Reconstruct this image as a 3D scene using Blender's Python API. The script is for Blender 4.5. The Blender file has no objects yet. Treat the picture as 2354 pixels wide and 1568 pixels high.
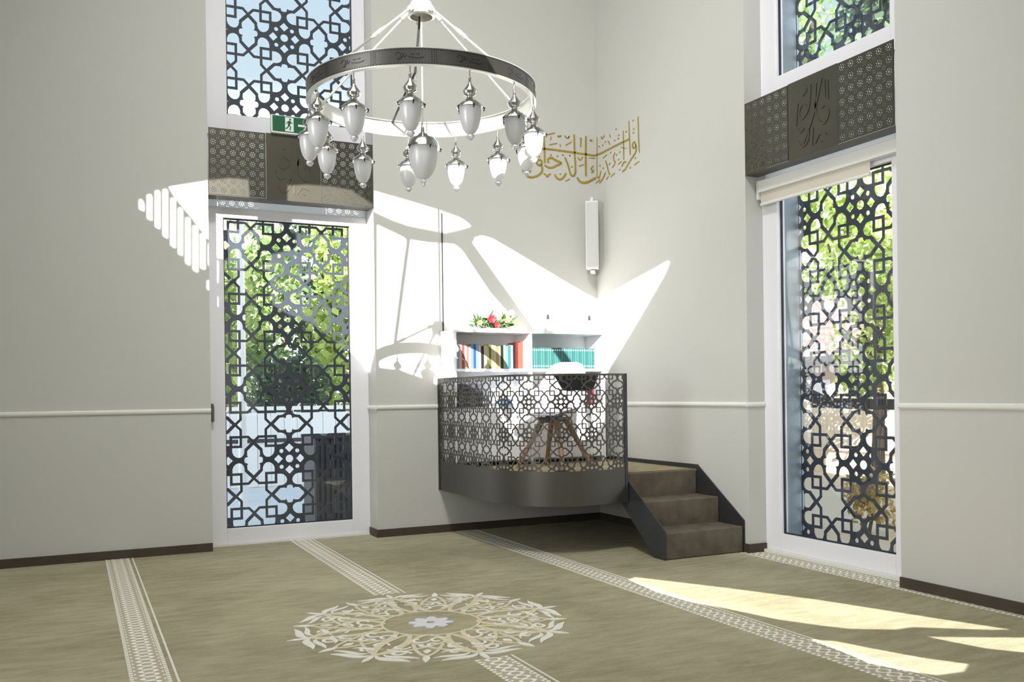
import bpy, bmesh, math, random
from mathutils import Vector, Matrix
from mathutils.geometry import tessellate_polygon
random.seed(7)
PI = math.pi
scene = bpy.context.scene
COL = scene.collection

# ------------------------------------------------------------------ camera
cam_data = bpy.data.cameras.new('camera')
cam_data.sensor_width = 36.0
cam_data.lens = 2098.3175 / 2354 * 36.0
cam_data.shift_y = 123.8687 / 2354
cam_data.clip_start = 0.05
cam = bpy.data.objects.new('camera', cam_data)
COL.objects.link(cam)
_r = Vector((0.90079371, -0.43405796, -0.01282102))
_u = Vector((0.0122031, -0.0042102, 0.99991668))
_f = Vector((0.43407578, 0.90087511, -0.00150433))
cam.matrix_world = Matrix(((_r.x, _u.x, -_f.x, -4.3024864), (_r.y, _u.y, -_f.y, -7.1187972), (_r.z, _u.z, -_f.z, 1.1490436), (0, 0, 0, 1)))
scene.camera = cam

# ------------------------------------------------------------------ world, sun, lights, exposure
SUN_DIR = Vector((1.17, 2.8, -1.38)).normalized()
scene.view_settings.view_transform = 'Standard'
scene.view_settings.look = 'None'
scene.view_settings.gamma = 1.0
scene.view_settings.use_curve_mapping = False
scene.view_settings.exposure = 0.0
world = bpy.data.worlds.new('sky')
scene.world = world
world.use_nodes = True
wn, wl = world.node_tree.nodes, world.node_tree.links
wn.clear()
w_out = wn.new('ShaderNodeOutputWorld')
w_bg = wn.new('ShaderNodeBackground')
w_tc = wn.new('ShaderNodeTexCoord')
w_sep = wn.new('ShaderNodeSeparateXYZ')
w_ramp = wn.new('ShaderNodeValToRGB')
w_ramp.color_ramp.elements[0].position = 0.0
w_ramp.color_ramp.elements[0].color = (1.0, 1.0, 0.98, 1)
w_ramp.color_ramp.elements[1].position = 0.75
w_ramp.color_ramp.elements[1].color = (0.055, 0.09, 0.14, 1)
_e = w_ramp.color_ramp.elements.new(0.32)
_e.color = (0.120, 0.146, 0.165, 1)
wl.new(w_tc.outputs['Generated'], w_sep.inputs[0])
wl.new(w_sep.outputs['Z'], w_ramp.inputs[0])
wl.new(w_ramp.outputs[0], w_bg.inputs[0])
wl.new(w_bg.outputs[0], w_out.inputs[0])
w_bg.inputs[1].default_value = 6.3

sun_data = bpy.data.lights.new('sun', 'SUN')
sun_data.energy = 16.0
sun_data.angle = math.radians(0.12)
sun_data.color = (1.0, 0.975, 0.945)
sun = bpy.data.objects.new('sun', sun_data)
COL.objects.link(sun)
sun.rotation_euler = SUN_DIR.to_track_quat('-Z', 'Y').to_euler()


def area(name, loc, target, sx, sy, power, color):
    d = bpy.data.lights.new(name, 'AREA')
    d.shape = 'RECTANGLE'
    d.size, d.size_y = sx, sy
    d.energy = power
    d.color = color
    o = bpy.data.objects.new(name, d)
    COL.objects.link(o)
    o.location = loc
    o.rotation_euler = (Vector(target) - Vector(loc)).to_track_quat('-Z', 'Y').to_euler()
    return o


area('rear_fill', (-4.6, -8.85, 2.6), (-4.6, 0, 2.0), 6.5, 3.6, 40, (0.98, 0.99, 1.0))  # added fill at the rear wall, standing in for unseen windows
_a = area('side_fill', (-8.85, -3.6, 2.6), (0, -1.2, 2.2), 4.5, 3.4, 62, (0.98, 0.99, 1.0))  # added fill from the left side to brighten the right wall
_a.data.spread = math.radians(62)

_a = area('ceiling_fill', (-4.5, -5.0, 7.6), (-4.5, -5.0, 0), 5.0, 5.0, 80, (1.0, 0.98, 0.95))  # added downward fill that brightens the carpet, not a real fixture
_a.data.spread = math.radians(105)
_a = area('corner_fill', (-3.4, -4.6, 6.6), (-0.9, -0.2, 2.1), 0.8, 0.8, 50, (1.0, 0.99, 0.96))  # added fill raising the corner walls in place of bounced sun
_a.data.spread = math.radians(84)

# ------------------------------------------------------------------ materials
def mat(name, color, rough=0.6, metal=0.0, spec=0.5, var=0.0, vscale=6.0, bump=0.0, bscale=60.0, stretch=(1, 1, 1), trans=0.0, sheen=0.0):
    m = bpy.data.materials.new(name)
    m.use_nodes = True
    n, l = m.node_tree.nodes, m.node_tree.links
    b = n['Principled BSDF']
    b.inputs['Base Color'].default_value = (*color, 1)
    b.inputs['Roughness'].default_value = rough
    b.inputs['Metallic'].default_value = metal
    b.inputs['Specular IOR Level'].default_value = spec
    if trans:
        b.inputs['Transmission Weight'].default_value = trans
    if sheen:
        b.inputs['Sheen Weight'].default_value = sheen
    if var or bump:
        tc = n.new('ShaderNodeTexCoord')
        mp = n.new('ShaderNodeMapping')
        mp.inputs['Scale'].default_value = stretch
        l.new(tc.outputs['Object'], mp.inputs[0])
    if var:
        no = n.new('ShaderNodeTexNoise')
        no.inputs['Scale'].default_value = vscale
        no.inputs['Detail'].default_value = 6
        l.new(mp.outputs[0], no.inputs[0])
        rp = n.new('ShaderNodeValToRGB')
        rp.color_ramp.elements[0].position = 0.3
        rp.color_ramp.elements[1].position = 0.7
        rp.color_ramp.elements[0].color = (*[c * (1 - var) for c in color], 1)
        rp.color_ramp.elements[1].color = (*[min(1, c * (1 + var)) for c in color], 1)
        l.new(no.outputs[0], rp.inputs[0])
        l.new(rp.outputs[0], b.inputs['Base Color'])
    if bump:
        nb = n.new('ShaderNodeTexNoise')
        nb.inputs['Scale'].default_value = bscale
        nb.inputs['Detail'].default_value = 4
        l.new(mp.outputs[0], nb.inputs[0])
        bp = n.new('ShaderNodeBump')
        bp.inputs['Strength'].default_value = bump
        bp.inputs['Distance'].default_value = 0.01
        l.new(nb.outputs[0], bp.inputs['Height'])
        l.new(bp.outputs[0], b.inputs['Normal'])
    return m


def glass_mat(name, tint=(1, 1, 1)):
    m = bpy.data.materials.new(name)
    m.use_nodes = True
    n, l = m.node_tree.nodes, m.node_tree.links
    n.clear()
    out = n.new('ShaderNodeOutputMaterial')
    mix = n.new('ShaderNodeMixShader')
    tr = n.new('ShaderNodeBsdfTransparent')
    gl = n.new('ShaderNodeBsdfGlossy')
    geo = n.new('ShaderNodeNewGeometry')
    dot = n.new('ShaderNodeVectorMath')
    dot.operation = 'DOT_PRODUCT'
    l.new(geo.outputs['Incoming'], dot.inputs[0])
    l.new(geo.outputs['Normal'], dot.inputs[1])
    last = dot.outputs['Value']
    for op, k in (('ABSOLUTE', None), ('SUBTRACT', 1.0), ('POWER', 5.0), ('MULTIPLY_ADD', 0.95)):
        q = n.new('ShaderNodeMath')
        q.operation = op
        if op == 'SUBTRACT':
            q.inputs[0].default_value = k
            l.new(last, q.inputs[1])
        else:
            l.new(last, q.inputs[0])
            if k is not None:
                q.inputs[1].default_value = k
            if op == 'MULTIPLY_ADD':
                q.inputs[2].default_value = 0.05
        last = q.outputs[0]
    tr.inputs[0].default_value = (*tint, 1)
    gl.inputs['Roughness'].default_value = 0.01
    l.new(last, mix.inputs[0])
    l.new(tr.outputs[0], mix.inputs[1])
    l.new(gl.outputs[0], mix.inputs[2])
    l.new(mix.outputs[0], out.inputs[0])
    return m


def translucent_mat(name, color, amount=0.5):
    m = bpy.data.materials.new(name)
    m.use_nodes = True
    n, l = m.node_tree.nodes, m.node_tree.links
    n.clear()
    out = n.new('ShaderNodeOutputMaterial')
    mix = n.new('ShaderNodeMixShader')
    mix.inputs[0].default_value = amount
    d = n.new('ShaderNodeBsdfDiffuse')
    t = n.new('ShaderNodeBsdfTranslucent')
    d.inputs[0].default_value = (*color, 1)
    t.inputs[0].default_value = (*color, 1)
    l.new(d.outputs[0], mix.inputs[1])
    l.new(t.outputs[0], mix.inputs[2])
    g = n.new('ShaderNodeBsdfGlossy')
    g.inputs['Roughness'].default_value = 0.25
    m2 = n.new('ShaderNodeMixShader')
    m2.inputs[0].default_value = 0.06
    l.new(mix.outputs[0], m2.inputs[1])
    l.new(g.outputs[0], m2.inputs[2])
    l.new(m2.outputs[0], out.inputs[0])
    return m


M = {}
M['wall'] = mat('wall_plaster', (0.60, 0.598, 0.563), 0.9, spec=0.2, var=0.012, vscale=1.2, bump=0.03, bscale=180)
M['white'] = mat('white_paint', (0.87, 0.865, 0.91), 0.45, var=0.01, vscale=3)
M['trim'] = mat('trim_white', (0.82, 0.82, 0.78), 0.5, var=0.01, vscale=3)
M['base'] = mat('baseboard_brown', (0.062, 0.046, 0.031), 0.6, var=0.15, vscale=8)
M['gasket'] = mat('black_gasket', (0.012, 0.014, 0.02), 0.5)
M['glass'] = glass_mat('window_glass', (0.97, 0.985, 0.98))
M['screen'] = mat('slate_metal', (0.038, 0.046, 0.068), 0.5, metal=0.0, spec=0.5, var=0.1, vscale=5)
M['bronze'] = mat('bronze_sheet', (0.13, 0.121, 0.094), 0.36, metal=0.85, var=0.06, vscale=4)
M['pulpit'] = mat('pulpit_metal', (0.10, 0.095, 0.084), 0.45, metal=0.75, var=0.05, vscale=3)
M['stringer'] = mat('stringer_metal', (0.055, 0.056, 0.058), 0.45, metal=0.5, var=0.08, vscale=4)
M['stepcarpet'] = mat('step_carpet', (0.155, 0.13, 0.098), 0.95, spec=0.1, var=0.22, vscale=9, bump=0.5, bscale=220)
M['platcarpet'] = mat('platform_carpet', (0.36, 0.31, 0.20), 0.95, spec=0.1, var=0.12, vscale=9, bump=0.4, bscale=220)
M['cable'] = mat('cable_grey', (0.035, 0.035, 0.04), 0.95, spec=0.05)
M['gold'] = mat('gold_vinyl', (0.42, 0.31, 0.045), 0.4, metal=0.35, var=0.12, vscale=8)
M['steel'] = mat('chandelier_steel', (0.14, 0.135, 0.125), 0.36, metal=0.9, var=0.05, vscale=12)
M['chrome'] = mat('polished_chrome', (0.72, 0.72, 0.71), 0.14, metal=1.0)
M['rod'] = mat('pale_rod', (0.80, 0.79, 0.74), 0.3, metal=0.7)
M['dark'] = mat('dark_fitting', (0.02, 0.02, 0.02), 0.4)
M['frost'] = translucent_mat('frosted_glass', (0.90, 0.91, 0.92), 0.45)
M['crystal'] = mat('clear_finial', (0.85, 0.87, 0.9), 0.08, spec=0.8, trans=0.6)
M['blind'] = translucent_mat('blind_fabric', (0.80, 0.75, 0.66), 0.25)
M['case'] = mat('bookcase_white', (0.86, 0.86, 0.88), 0.5, var=0.008, vscale=4)
M['shell'] = mat('chair_shell', (0.40, 0.41, 0.47), 0.6)
M['wood'] = mat('chair_wood', (0.30, 0.18, 0.10), 0.5, var=0.25, vscale=10, stretch=(6, 6, 0.6))
M['black'] = mat('matt_black', (0.016, 0.015, 0.018), 0.6)
M['green'] = mat('sign_green', (0.006, 0.115, 0.045), 0.4)
M['signwhite'] = mat('sign_white', (0.78, 0.84, 0.80), 0.4)
M['bottle'] = mat('bottle_glass', (0.30, 0.30, 0.32), 0.3, trans=0.3)
M['cap'] = mat('grey_cap', (0.16, 0.16, 0.17), 0.3, metal=0.6)
M['bottlecap'] = mat('bottle_cap', (0.05, 0.05, 0.055), 0.8, spec=0.1)
M['pink'] = mat('petal_pink', (0.45, 0.035, 0.045), 0.6, var=0.3, vscale=40)
M['cream'] = mat('petal_cream', (0.50, 0.42, 0.16), 0.6, var=0.15, vscale=40)
M['petalwhite'] = mat('petal_white', (0.50, 0.48, 0.42), 0.6)
M['leafin'] = mat('arrangement_leaf', (0.045, 0.10, 0.022), 0.5, var=0.4, vscale=25)
M['speakerw'] = mat('speaker_white', (0.78, 0.77, 0.74), 0.5)
M['grille'] = mat('speaker_grille', (0.60, 0.60, 0.585), 0.6, var=0.06, vscale=300)
M['terrace'] = mat('terrace_concrete', (0.86, 0.86, 0.86), 0.8, var=0.03, vscale=3)
M['fencewhite'] = mat('fence_white', (0.90, 0.91, 0.93), 0.5)
M['louver'] = mat('louver_grey', (0.045, 0.045, 0.06), 0.6)
M['plank'] = mat('cream_plank', (0.74, 0.60, 0.45), 0.7, var=0.06, vscale=4, stretch=(8, 8, 0.5))
M['roof'] = mat('rose_roof', (0.42, 0.27, 0.24), 0.8, var=0.08, vscale=6)
M['darkwood'] = mat('dark_timber', (0.045, 0.035, 0.032), 0.7, var=0.15, vscale=6)
M['housewall'] = mat('house_render', (0.58, 0.49, 0.42), 0.85, var=0.03, vscale=2)
M['trunk'] = mat('tree_bark', (0.09, 0.065, 0.045), 0.9, var=0.3, vscale=12)
M['grass'] = mat('lawn_grass', (0.18, 0.26, 0.06), 0.9, var=0.35, vscale=9)
M['reveal'] = mat('blue_grey_reveal', (0.30, 0.36, 0.42), 0.6, var=0.05, vscale=6, stretch=(1, 1, 0.2))
M['medA'] = mat('medallion_beige', (0.70, 0.63, 0.46), 0.95, spec=0.1, var=0.06, vscale=30)
M['medB'] = mat('medallion_cream', (0.82, 0.80, 0.71), 0.95, spec=0.1, var=0.06, vscale=30)
M['medC'] = mat('medallion_lilac', (0.72, 0.72, 0.76), 0.95, spec=0.1)


def leaf_mat(name, c0, c1):
    m = bpy.data.materials.new(name)
    m.use_nodes = True
    n, l = m.node_tree.nodes, m.node_tree.links
    n.clear()
    out = n.new('ShaderNodeOutputMaterial')
    geo = n.new('ShaderNodeNewGeometry')
    rp = n.new('ShaderNodeValToRGB')
    rp.color_ramp.elements[0].color = (*c0, 1)
    rp.color_ramp.elements[1].color = (*c1, 1)
    l.new(geo.outputs['Random Per Island'], rp.inputs[0])
    d = n.new('ShaderNodeBsdfDiffuse')
    t = n.new('ShaderNodeBsdfTranslucent')
    mx = n.new('ShaderNodeMixShader')
    mx.inputs[0].default_value = 0.4
    l.new(rp.outputs[0], d.inputs[0])
    l.new(rp.outputs[0], t.inputs[0])
    l.new(d.outputs[0], mx.inputs[1])
    l.new(t.outputs[0], mx.inputs[2])
    l.new(mx.outputs[0], out.inputs[0])
    return m


M['leafA'] = leaf_mat('leaf_yellow_green', (0.22, 0.34, 0.05), (0.80, 0.88, 0.36))
M['leafB'] = leaf_mat('leaf_mid_green', (0.16, 0.28, 0.08), (0.66, 0.78, 0.40))
M['leafC'] = leaf_mat('leaf_dark', (0.05, 0.09, 0.06), (0.26, 0.36, 0.22))
M['leafD'] = leaf_mat('leaf_russet', (0.35, 0.22, 0.08), (0.75, 0.62, 0.30))


def carpet_mat():
    m = bpy.data.materials.new('sand_carpet')
    m.use_nodes = True
    n, l = m.node_tree.nodes, m.node_tree.links
    b = n['Principled BSDF']
    b.inputs['Roughness'].default_value = 0.97
    b.inputs['Specular IOR Level'].default_value = 0.1
    tc = n.new('ShaderNodeTexCoord')
    rot = n.new('ShaderNodeMapping')
    rot.inputs['Rotation'].default_value = (0, 0, math.radians(25.7))
    rot.inputs['Scale'].default_value = (2.2, 8.0, 1.0)
    l.new(tc.outputs['Object'], rot.inputs[0])
    n1 = n.new('ShaderNodeTexNoise')
    n1.inputs['Scale'].default_value = 2.2
    n1.inputs['Detail'].default_value = 9
    n1.inputs['Roughness'].default_value = 0.75
    l.new(rot.outputs[0], n1.inputs[0])
    n2 = n.new('ShaderNodeTexNoise')
    n2.inputs['Scale'].default_value = 1.1
    n2.inputs['Detail'].default_value = 3
    l.new(tc.outputs['Object'], n2.inputs[0])
    mx = n.new('ShaderNodeMath')
    mx.operation = 'MULTIPLY_ADD'
    mx.inputs[1].default_value = 0.45
    l.new(n2.outputs[0], mx.inputs[0])
    ad = n.new('ShaderNodeMath')
    ad.operation = 'MULTIPLY'
    ad.inputs[1].default_value = 0.55
    l.new(n1.outputs[0], ad.inputs[0])
    l.new(ad.outputs[0], mx.inputs[2])
    rp = n.new('ShaderNodeValToRGB')
    rp.color_ramp.elements[0].position = 0.33
    rp.color_ramp.elements[1].position = 0.66
    rp.color_ramp.elements[0].color = (0.275, 0.245, 0.150, 1)
    rp.color_ramp.elements[1].color = (0.52, 0.482, 0.335, 1)
    l.new(mx.outputs[0], rp.inputs[0])
    l.new(rp.outputs[0], b.inputs['Base Color'])
    bp = n.new('ShaderNodeBump')
    bp.inputs['Strength'].default_value = 0.35
    bp.inputs['Distance'].default_value = 0.01
    nf = n.new('ShaderNodeTexNoise')
    nf.inputs['Scale'].default_value = 160
    l.new(tc.outputs['Object'], nf.inputs[0])
    l.new(nf.outputs[0], bp.inputs['Height'])
    l.new(bp.outputs[0], b.inputs['Normal'])
    return m


M['carpet'] = carpet_mat()


# ------------------------------------------------------------------ mesh helpers
class MB:
    def __init__(self):
        self.v, self.f = [], []

    def add(self, vs, fs):
        k = len(self.v)
        self.v += [tuple(p) for p in vs]
        self.f += [tuple(i + k for i in f) for f in fs]
        return self

    def box(self, x0, x1, y0, y1, z0, z1):
        return self.add([(x0, y0, z0), (x1, y0, z0), (x1, y1, z0), (x0, y1, z0), (x0, y0, z1), (x1, y0, z1), (x1, y1, z1), (x0, y1, z1)],
                        [(0, 3, 2, 1), (4, 5, 6, 7), (0, 1, 5, 4), (1, 2, 6, 5), (2, 3, 7, 6), (3, 0, 4, 7)])

    def prism(self, poly, d0, d1, axis):
        """poly of (a, b) extruded along an axis: 'x' -> (d, a, b), 'y' -> (a, d, b), 'z' -> (a, b, d)"""
        def P(a, b, d):
            return {'x': (d, a, b), 'y': (a, d, b), 'z': (a, b, d)}[axis]
        n = len(poly)
        vs = [P(a, b, d0) for a, b in poly] + [P(a, b, d1) for a, b in poly]
        fs = [tuple(range(n - 1, -1, -1)), tuple(range(n, 2 * n))]
        fs += [(i, (i + 1) % n, n + (i + 1) % n, n + i) for i in range(n)]
        return self.add(vs, fs)

    def lathe(self, prof, cx=0, cy=0, cz=0, n=16, cap=True, flute=0, fluteamt=0.0):
        k = len(prof)
        vs = []
        for r, z in prof:
            for i in range(n):
                a = 2 * PI * i / n
                rr = r * (1 + fluteamt * math.cos(flute * a)) if flute else r
                vs.append((cx + rr * math.cos(a), cy + rr * math.sin(a), cz + z))
        fs = []
        for j in range(k - 1):
            for i in range(n):
                i2 = (i + 1) % n
                fs.append((j * n + i, j * n + i2, (j + 1) * n + i2, (j + 1) * n + i))
        if cap:
            fs.append(tuple(range(n - 1, -1, -1)))
            fs.append(tuple((k - 1) * n + i for i in range(n)))
        return self.add(vs, fs)

    def tube(self, pts, r, n=8, r1=None):
        pts = [Vector(p) for p in pts]
        rings = []
        for i, p in enumerate(pts):
            d = (pts[min(i + 1, len(pts) - 1)] - pts[max(i - 1, 0)]).normalized()
            a = d.cross(Vector((0, 0, 1)))
            if a.length < 1e-4:
                a = Vector((1, 0, 0))
            a.normalize()
            b = d.cross(a)
            rr = r if r1 is None else r + (r1 - r) * i / (len(pts) - 1)
            rings.append([p + a * rr * math.cos(2 * PI * k / n) + b * rr * math.sin(2 * PI * k / n) for k in range(n)])
        vs = [q for ring in rings for q in ring]
        fs = [(i * n + k, i * n + (k + 1) % n, (i + 1) * n + (k + 1) % n, (i + 1) * n + k) for i in range(len(pts) - 1) for k in range(n)]
        fs += [tuple(range(n - 1, -1, -1)), tuple((len(pts) - 1) * n + k for k in range(n))]
        return self.add(vs, fs)

    def ribbon(self, pts, w, t, to3d, taper=0.0):
        """flat stroke with thickness t along a 2D path, mapped by to3d(a, b, depth)"""
        n = len(pts)
        L, Rr = [], []
        for i in range(n):
            a = pts[max(i - 1, 0)]
            b = pts[min(i + 1, n - 1)]
            dx, dy = b[0] - a[0], b[1] - a[1]
            q = math.hypot(dx, dy) or 1
            ww = w / 2
            if taper:
                s = i / (n - 1)
                ww *= 1 - taper * abs(2 * s - 1) ** 2
            L.append((pts[i][0] - dy / q * ww, pts[i][1] + dx / q * ww))
            Rr.append((pts[i][0] + dy / q * ww, pts[i][1] - dx / q * ww))
        vs = [to3d(x, y, 0) for x, y in L] + [to3d(x, y, 0) for x, y in Rr] + [to3d(x, y, t) for x, y in L] + [to3d(x, y, t) for x, y in Rr]
        fs = []
        for i in range(n - 1):
            fs += [(2 * n + i, 2 * n + i + 1, 3 * n + i + 1, 3 * n + i), (i, i + 1, 2 * n + i + 1, 2 * n + i), (n + i + 1, n + i, 3 * n + i, 3 * n + i + 1)]
        fs += [(0, 2 * n, 3 * n, n), (n - 1, 2 * n - 1, 4 * n - 1, 3 * n - 1)]
        return self.add(vs, fs)

    def mesh(self, name):
        me = bpy.data.meshes.new(name)
        me.from_pydata(self.v, [], self.f)
        bm = bmesh.new()
        bm.from_mesh(me)
        bmesh.ops.recalc_face_normals(bm, faces=bm.faces)
        bm.to_mesh(me)
        bm.free()
        return me


def world_loc(o):
    p = Vector((0, 0, 0))
    while o:
        p += o.location
        o = o.parent
    return p


def link_mesh(name, me, m, parent=None, smooth=False, bevel=0.0):
    """centre the mesh on its own box, link it, keep it where it was built"""
    vs = me.vertices
    if len(vs):
        lo = Vector([min(v.co[i] for v in vs) for i in range(3)])
        hi = Vector([max(v.co[i] for v in vs) for i in range(3)])
        c = (lo + hi) / 2
    else:
        c = Vector((0, 0, 0))
    me.transform(Matrix.Translation(-c))
    if m:
        me.materials.append(M[m] if isinstance(m, str) else m)
    if smooth:
        for p in me.polygons:
            p.use_smooth = True
        me.set_sharp_from_angle(angle=math.radians(40))
    o = bpy.data.objects.new(name, me)
    COL.objects.link(o)
    if parent:
        o.parent = parent
        o.location = c - world_loc(parent)
    else:
        o.location = c
    if bevel:
        b = o.modifiers.new('bevel', 'BEVEL')
        b.width = bevel
        b.segments = 2
        b.limit_method = 'ANGLE'
    return o


def obj(name, mb, m, parent=None, smooth=False, bevel=0.0):
    return link_mesh(name, mb.mesh(name), m, parent, smooth, bevel)


def tag(o, label, cat, group=None):
    o['label'] = label
    o['category'] = cat
    if group:
        o['group'] = group
    return o


def thing(name, label, cat, loc, group=None):
    o = bpy.data.objects.new(name, None)
    o.empty_display_size = 0.1
    COL.objects.link(o)
    o.location = loc
    return tag(o, label, cat, group)


def struct(o):
    o['kind'] = 'structure'
    return o


def sempty(name, loc):
    o = bpy.data.objects.new(name, None)
    o.empty_display_size = 0.1
    COL.objects.link(o)
    o.location = loc
    return struct(o)


def copy_tree(o, parent=None, offset=None):
    c = o.copy()
    COL.objects.link(c)
    if parent:
        c.parent = parent
    if offset is not None:
        c.location = o.location + offset
    for ch in list(o.children):
        copy_tree(ch, c)
    return c


# ------------------------------------------------------------------ the star-and-rosette lattice
def sym8(poly):
    out = []
    for sx in (1, -1):
        for sy in (1, -1):
            out.append([(sx * a, sy * b) for a, b in poly])
            out.append([(sx * b, sy * a) for a, b in poly])
    return out


def lattice_cell():
    q = [(0.5, 0.215), (0.5, 0.28), (0.435, 0.345), (0.345, 0.345), (0.345, 0.435), (0.28, 0.5), (0.215, 0.5), (0.13, 0.413), (0.07, 0.41), (0.05, 0.425), (0.035, 0.38), (0.0, 0.37)]
    q = [(0.5 - 0.13, 0.0), (0.38, 0.035), (0.425, 0.05), (0.41, 0.07), (0.413, 0.13)] + q[:-1]
    outer = []
    for k in range(4):
        c, s = round(math.cos(k * PI / 2)), round(math.sin(k * PI / 2))
        outer += [(c * a - s * b, s * a + c * b) for a, b in q]
    holes = []
    ear = [(0.475, 0.255), (0.42, 0.31), (0.345, 0.31), (0.345, 0.175), (0.21, 0.175), (0.21, 0.12), (0.225, 0.08), (0.255, 0.05), (0.295, 0.036), (0.335, 0.045), (0.362, 0.075), (0.375, 0.115), (0.375, 0.155)]
    holes += sym8(ear)
    for sx in (1, -1):
        for sy in (1, -1):
            cx, cy, h = 0.26 * sx, 0.26 * sy, 0.05
            holes.append([(cx - h, cy - h), (cx + h, cy - h), (cx + h, cy + h), (cx - h, cy + h)])
            holes.append([(0.112 * sx + 0.03 * math.cos(a * PI / 4), 0.112 * sy + 0.03 * math.sin(a * PI / 4)) for a in range(8)])
    for dx, dy in ((1, 0), (-1, 0), (0, 1), (0, -1)):
        cx, cy, h = 0.155 * dx, 0.155 * dy, 0.062
        holes.append([(cx - h, cy), (cx, cy - h), (cx + h, cy), (cx, cy + h)])
    holes.append([(0.055 * math.cos(a * PI / 6), 0.055 * math.sin(a * PI / 6)) for a in range(12)])
    return outer, holes


def rosette_cell():
    outer = [(-0.5, -0.5), (0.5, -0.5), (0.5, 0.5), (-0.5, 0.5)]
    holes = [[(0.09 * math.cos(a * PI / 3), 0.09 * math.sin(a * PI / 3)) for a in range(6)]]
    for k in range(8):
        a = k * PI / 4 + PI / 8
        c, s = math.cos(a), math.sin(a)
        holes.append([(c * x - s * y, s * x + c * y) for x, y in ((0.15, 0), (0.24, -0.065), (0.34, 0), (0.24, 0.065))])
    for sx in (1, -1):
        for sy in (1, -1):
            cx, cy, h = 0.41 * sx, 0.41 * sy, 0.06
            holes.append([(cx - h, cy), (cx, cy - h), (cx + h, cy), (cx, cy + h)])
    return outer, holes


_flat_cache = {}


def flat_cell(kind):
    if kind not in _flat_cache:
        outer, holes = lattice_cell() if kind == 'lattice' else rosette_cell()
        loops = [[Vector((a, b, 0)) for a, b in L] for L in [outer] + holes]
        flat = [v for L in loops for v in L]
        _flat_cache[kind] = ([(v.x, v.y) for v in flat], tessellate_polygon(loops))
    return _flat_cache[kind]


def lattice_mesh(name, u0, u1, v0, v1, cu, cv, period, t, to3d, kind='lattice', border=0.0):
    """cut-out sheet over [u0,u1]x[v0,v1] with a rosette centre at (cu,cv); to3d(u, v, depth) places it"""
    pts, tris = flat_cell(kind)
    bm = bmesh.new()
    i0, i1 = math.floor((u0 - cu) / period - 0.5), math.ceil((u1 - cu) / period + 0.5)
    j0, j1 = math.floor((v0 - cv) / period - 0.5), math.ceil((v1 - cv) / period + 0.5)
    for i in range(i0, i1 + 1):
        for j in range(j0, j1 + 1):
            ou, ov = cu + i * period, cv + j * period
            if ou + period / 2 <= u0 or ou - period / 2 >= u1 or ov + period / 2 <= v0 or ov - period / 2 >= v1:
                continue
            vs = [bm.verts.new((ou + a * period, ov + b * period, 0)) for a, b in pts]
            for tri in tris:
                try:
                    bm.faces.new([vs[k] for k in tri])
                except ValueError:
                    pass
    bmesh.ops.remove_doubles(bm, verts=bm.verts, dist=period * 0.002)
    for co, no in (((u0, 0, 0), (-1, 0, 0)), ((u1, 0, 0), (1, 0, 0)), ((0, v0, 0), (0, -1, 0)), ((0, v1, 0), (0, 1, 0))):
        bmesh.ops.bisect_plane(bm, geom=bm.verts[:] + bm.edges[:] + bm.faces[:], plane_co=co, plane_no=no, clear_outer=True, dist=1e-6)
    bmesh.ops.recalc_face_normals(bm, faces=bm.faces)
    r = bmesh.ops.extrude_face_region(bm, geom=bm.faces[:])
    for e in r['geom']:
        if isinstance(e, bmesh.types.BMVert):
            e.co.z += t
    if border:
        for a0, a1, b0, b1 in ((u0, u0 + border, v0, v1), (u1 - border, u1, v0, v1), (u0 + border, u1 - border, v0, v0 + border), (u0 + border, u1 - border, v1 - border, v1)):
            vs = [bm.verts.new((x, y, z)) for z in (-0.0005, t + 0.0005) for x, y in ((a0, b0), (a1, b0), (a1, b1), (a0, b1))]
            for f in ((0, 3, 2, 1), (4, 5, 6, 7), (0, 1, 5, 4), (1, 2, 6, 5), (2, 3, 7, 6), (3, 0, 4, 7)):
                bm.faces.new([vs[k] for k in f])
    for v in bm.verts:
        v.co = Vector(to3d(v.co.x, v.co.y, v.co.z))
    bmesh.ops.recalc_face_normals(bm, faces=bm.faces)
    me = bpy.data.meshes.new(name)
    bm.to_mesh(me)
    bm.free()
    return me


# ------------------------------------------------------------------ room shell
CEIL = 7.8
LX0, LX1 = -3.37, -2.09          # opening in the left wall (plane y = 0)
RY0, RY1 = -3.34, -2.03          # opening in the right wall (plane x = 0)
LD, RD = 0.2, 0.15               # how deep the frames sit
TH = 0.45
TOPWIN = 5.6

struct(obj('floor', MB().box(-9, 0.22, -9, 0.24, -0.2, 0), 'carpet'))
struct(obj('ceiling', MB().box(-9, TH, -9, TH, CEIL, CEIL + 0.2), 'wall'))
wl_ = MB().box(-9, LX0, 0, TH, -0.2, CEIL).box(LX1, TH, 0, TH, -0.2, CEIL).box(LX0, LX1, 0, TH, TOPWIN, CEIL).box(LX0, LX1, LD + 0.02, TH, -0.2, -0.002)
WALL_L = struct(obj('wall_left', wl_, 'wall'))
wr_ = MB().box(0, TH, RY1, 0, -0.2, CEIL).box(0, TH, -9, RY0, -0.2, CEIL).box(0, TH, RY0, RY1, TOPWIN, CEIL).box(RD + 0.02, TH, RY0, RY1, -0.2, -0.002)
struct(obj('wall_right', wr_, 'wall'))
struct(obj('wall_side', MB().box(-9.2, -9, -9, TH, -0.2, CEIL), 'wall'))

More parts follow.
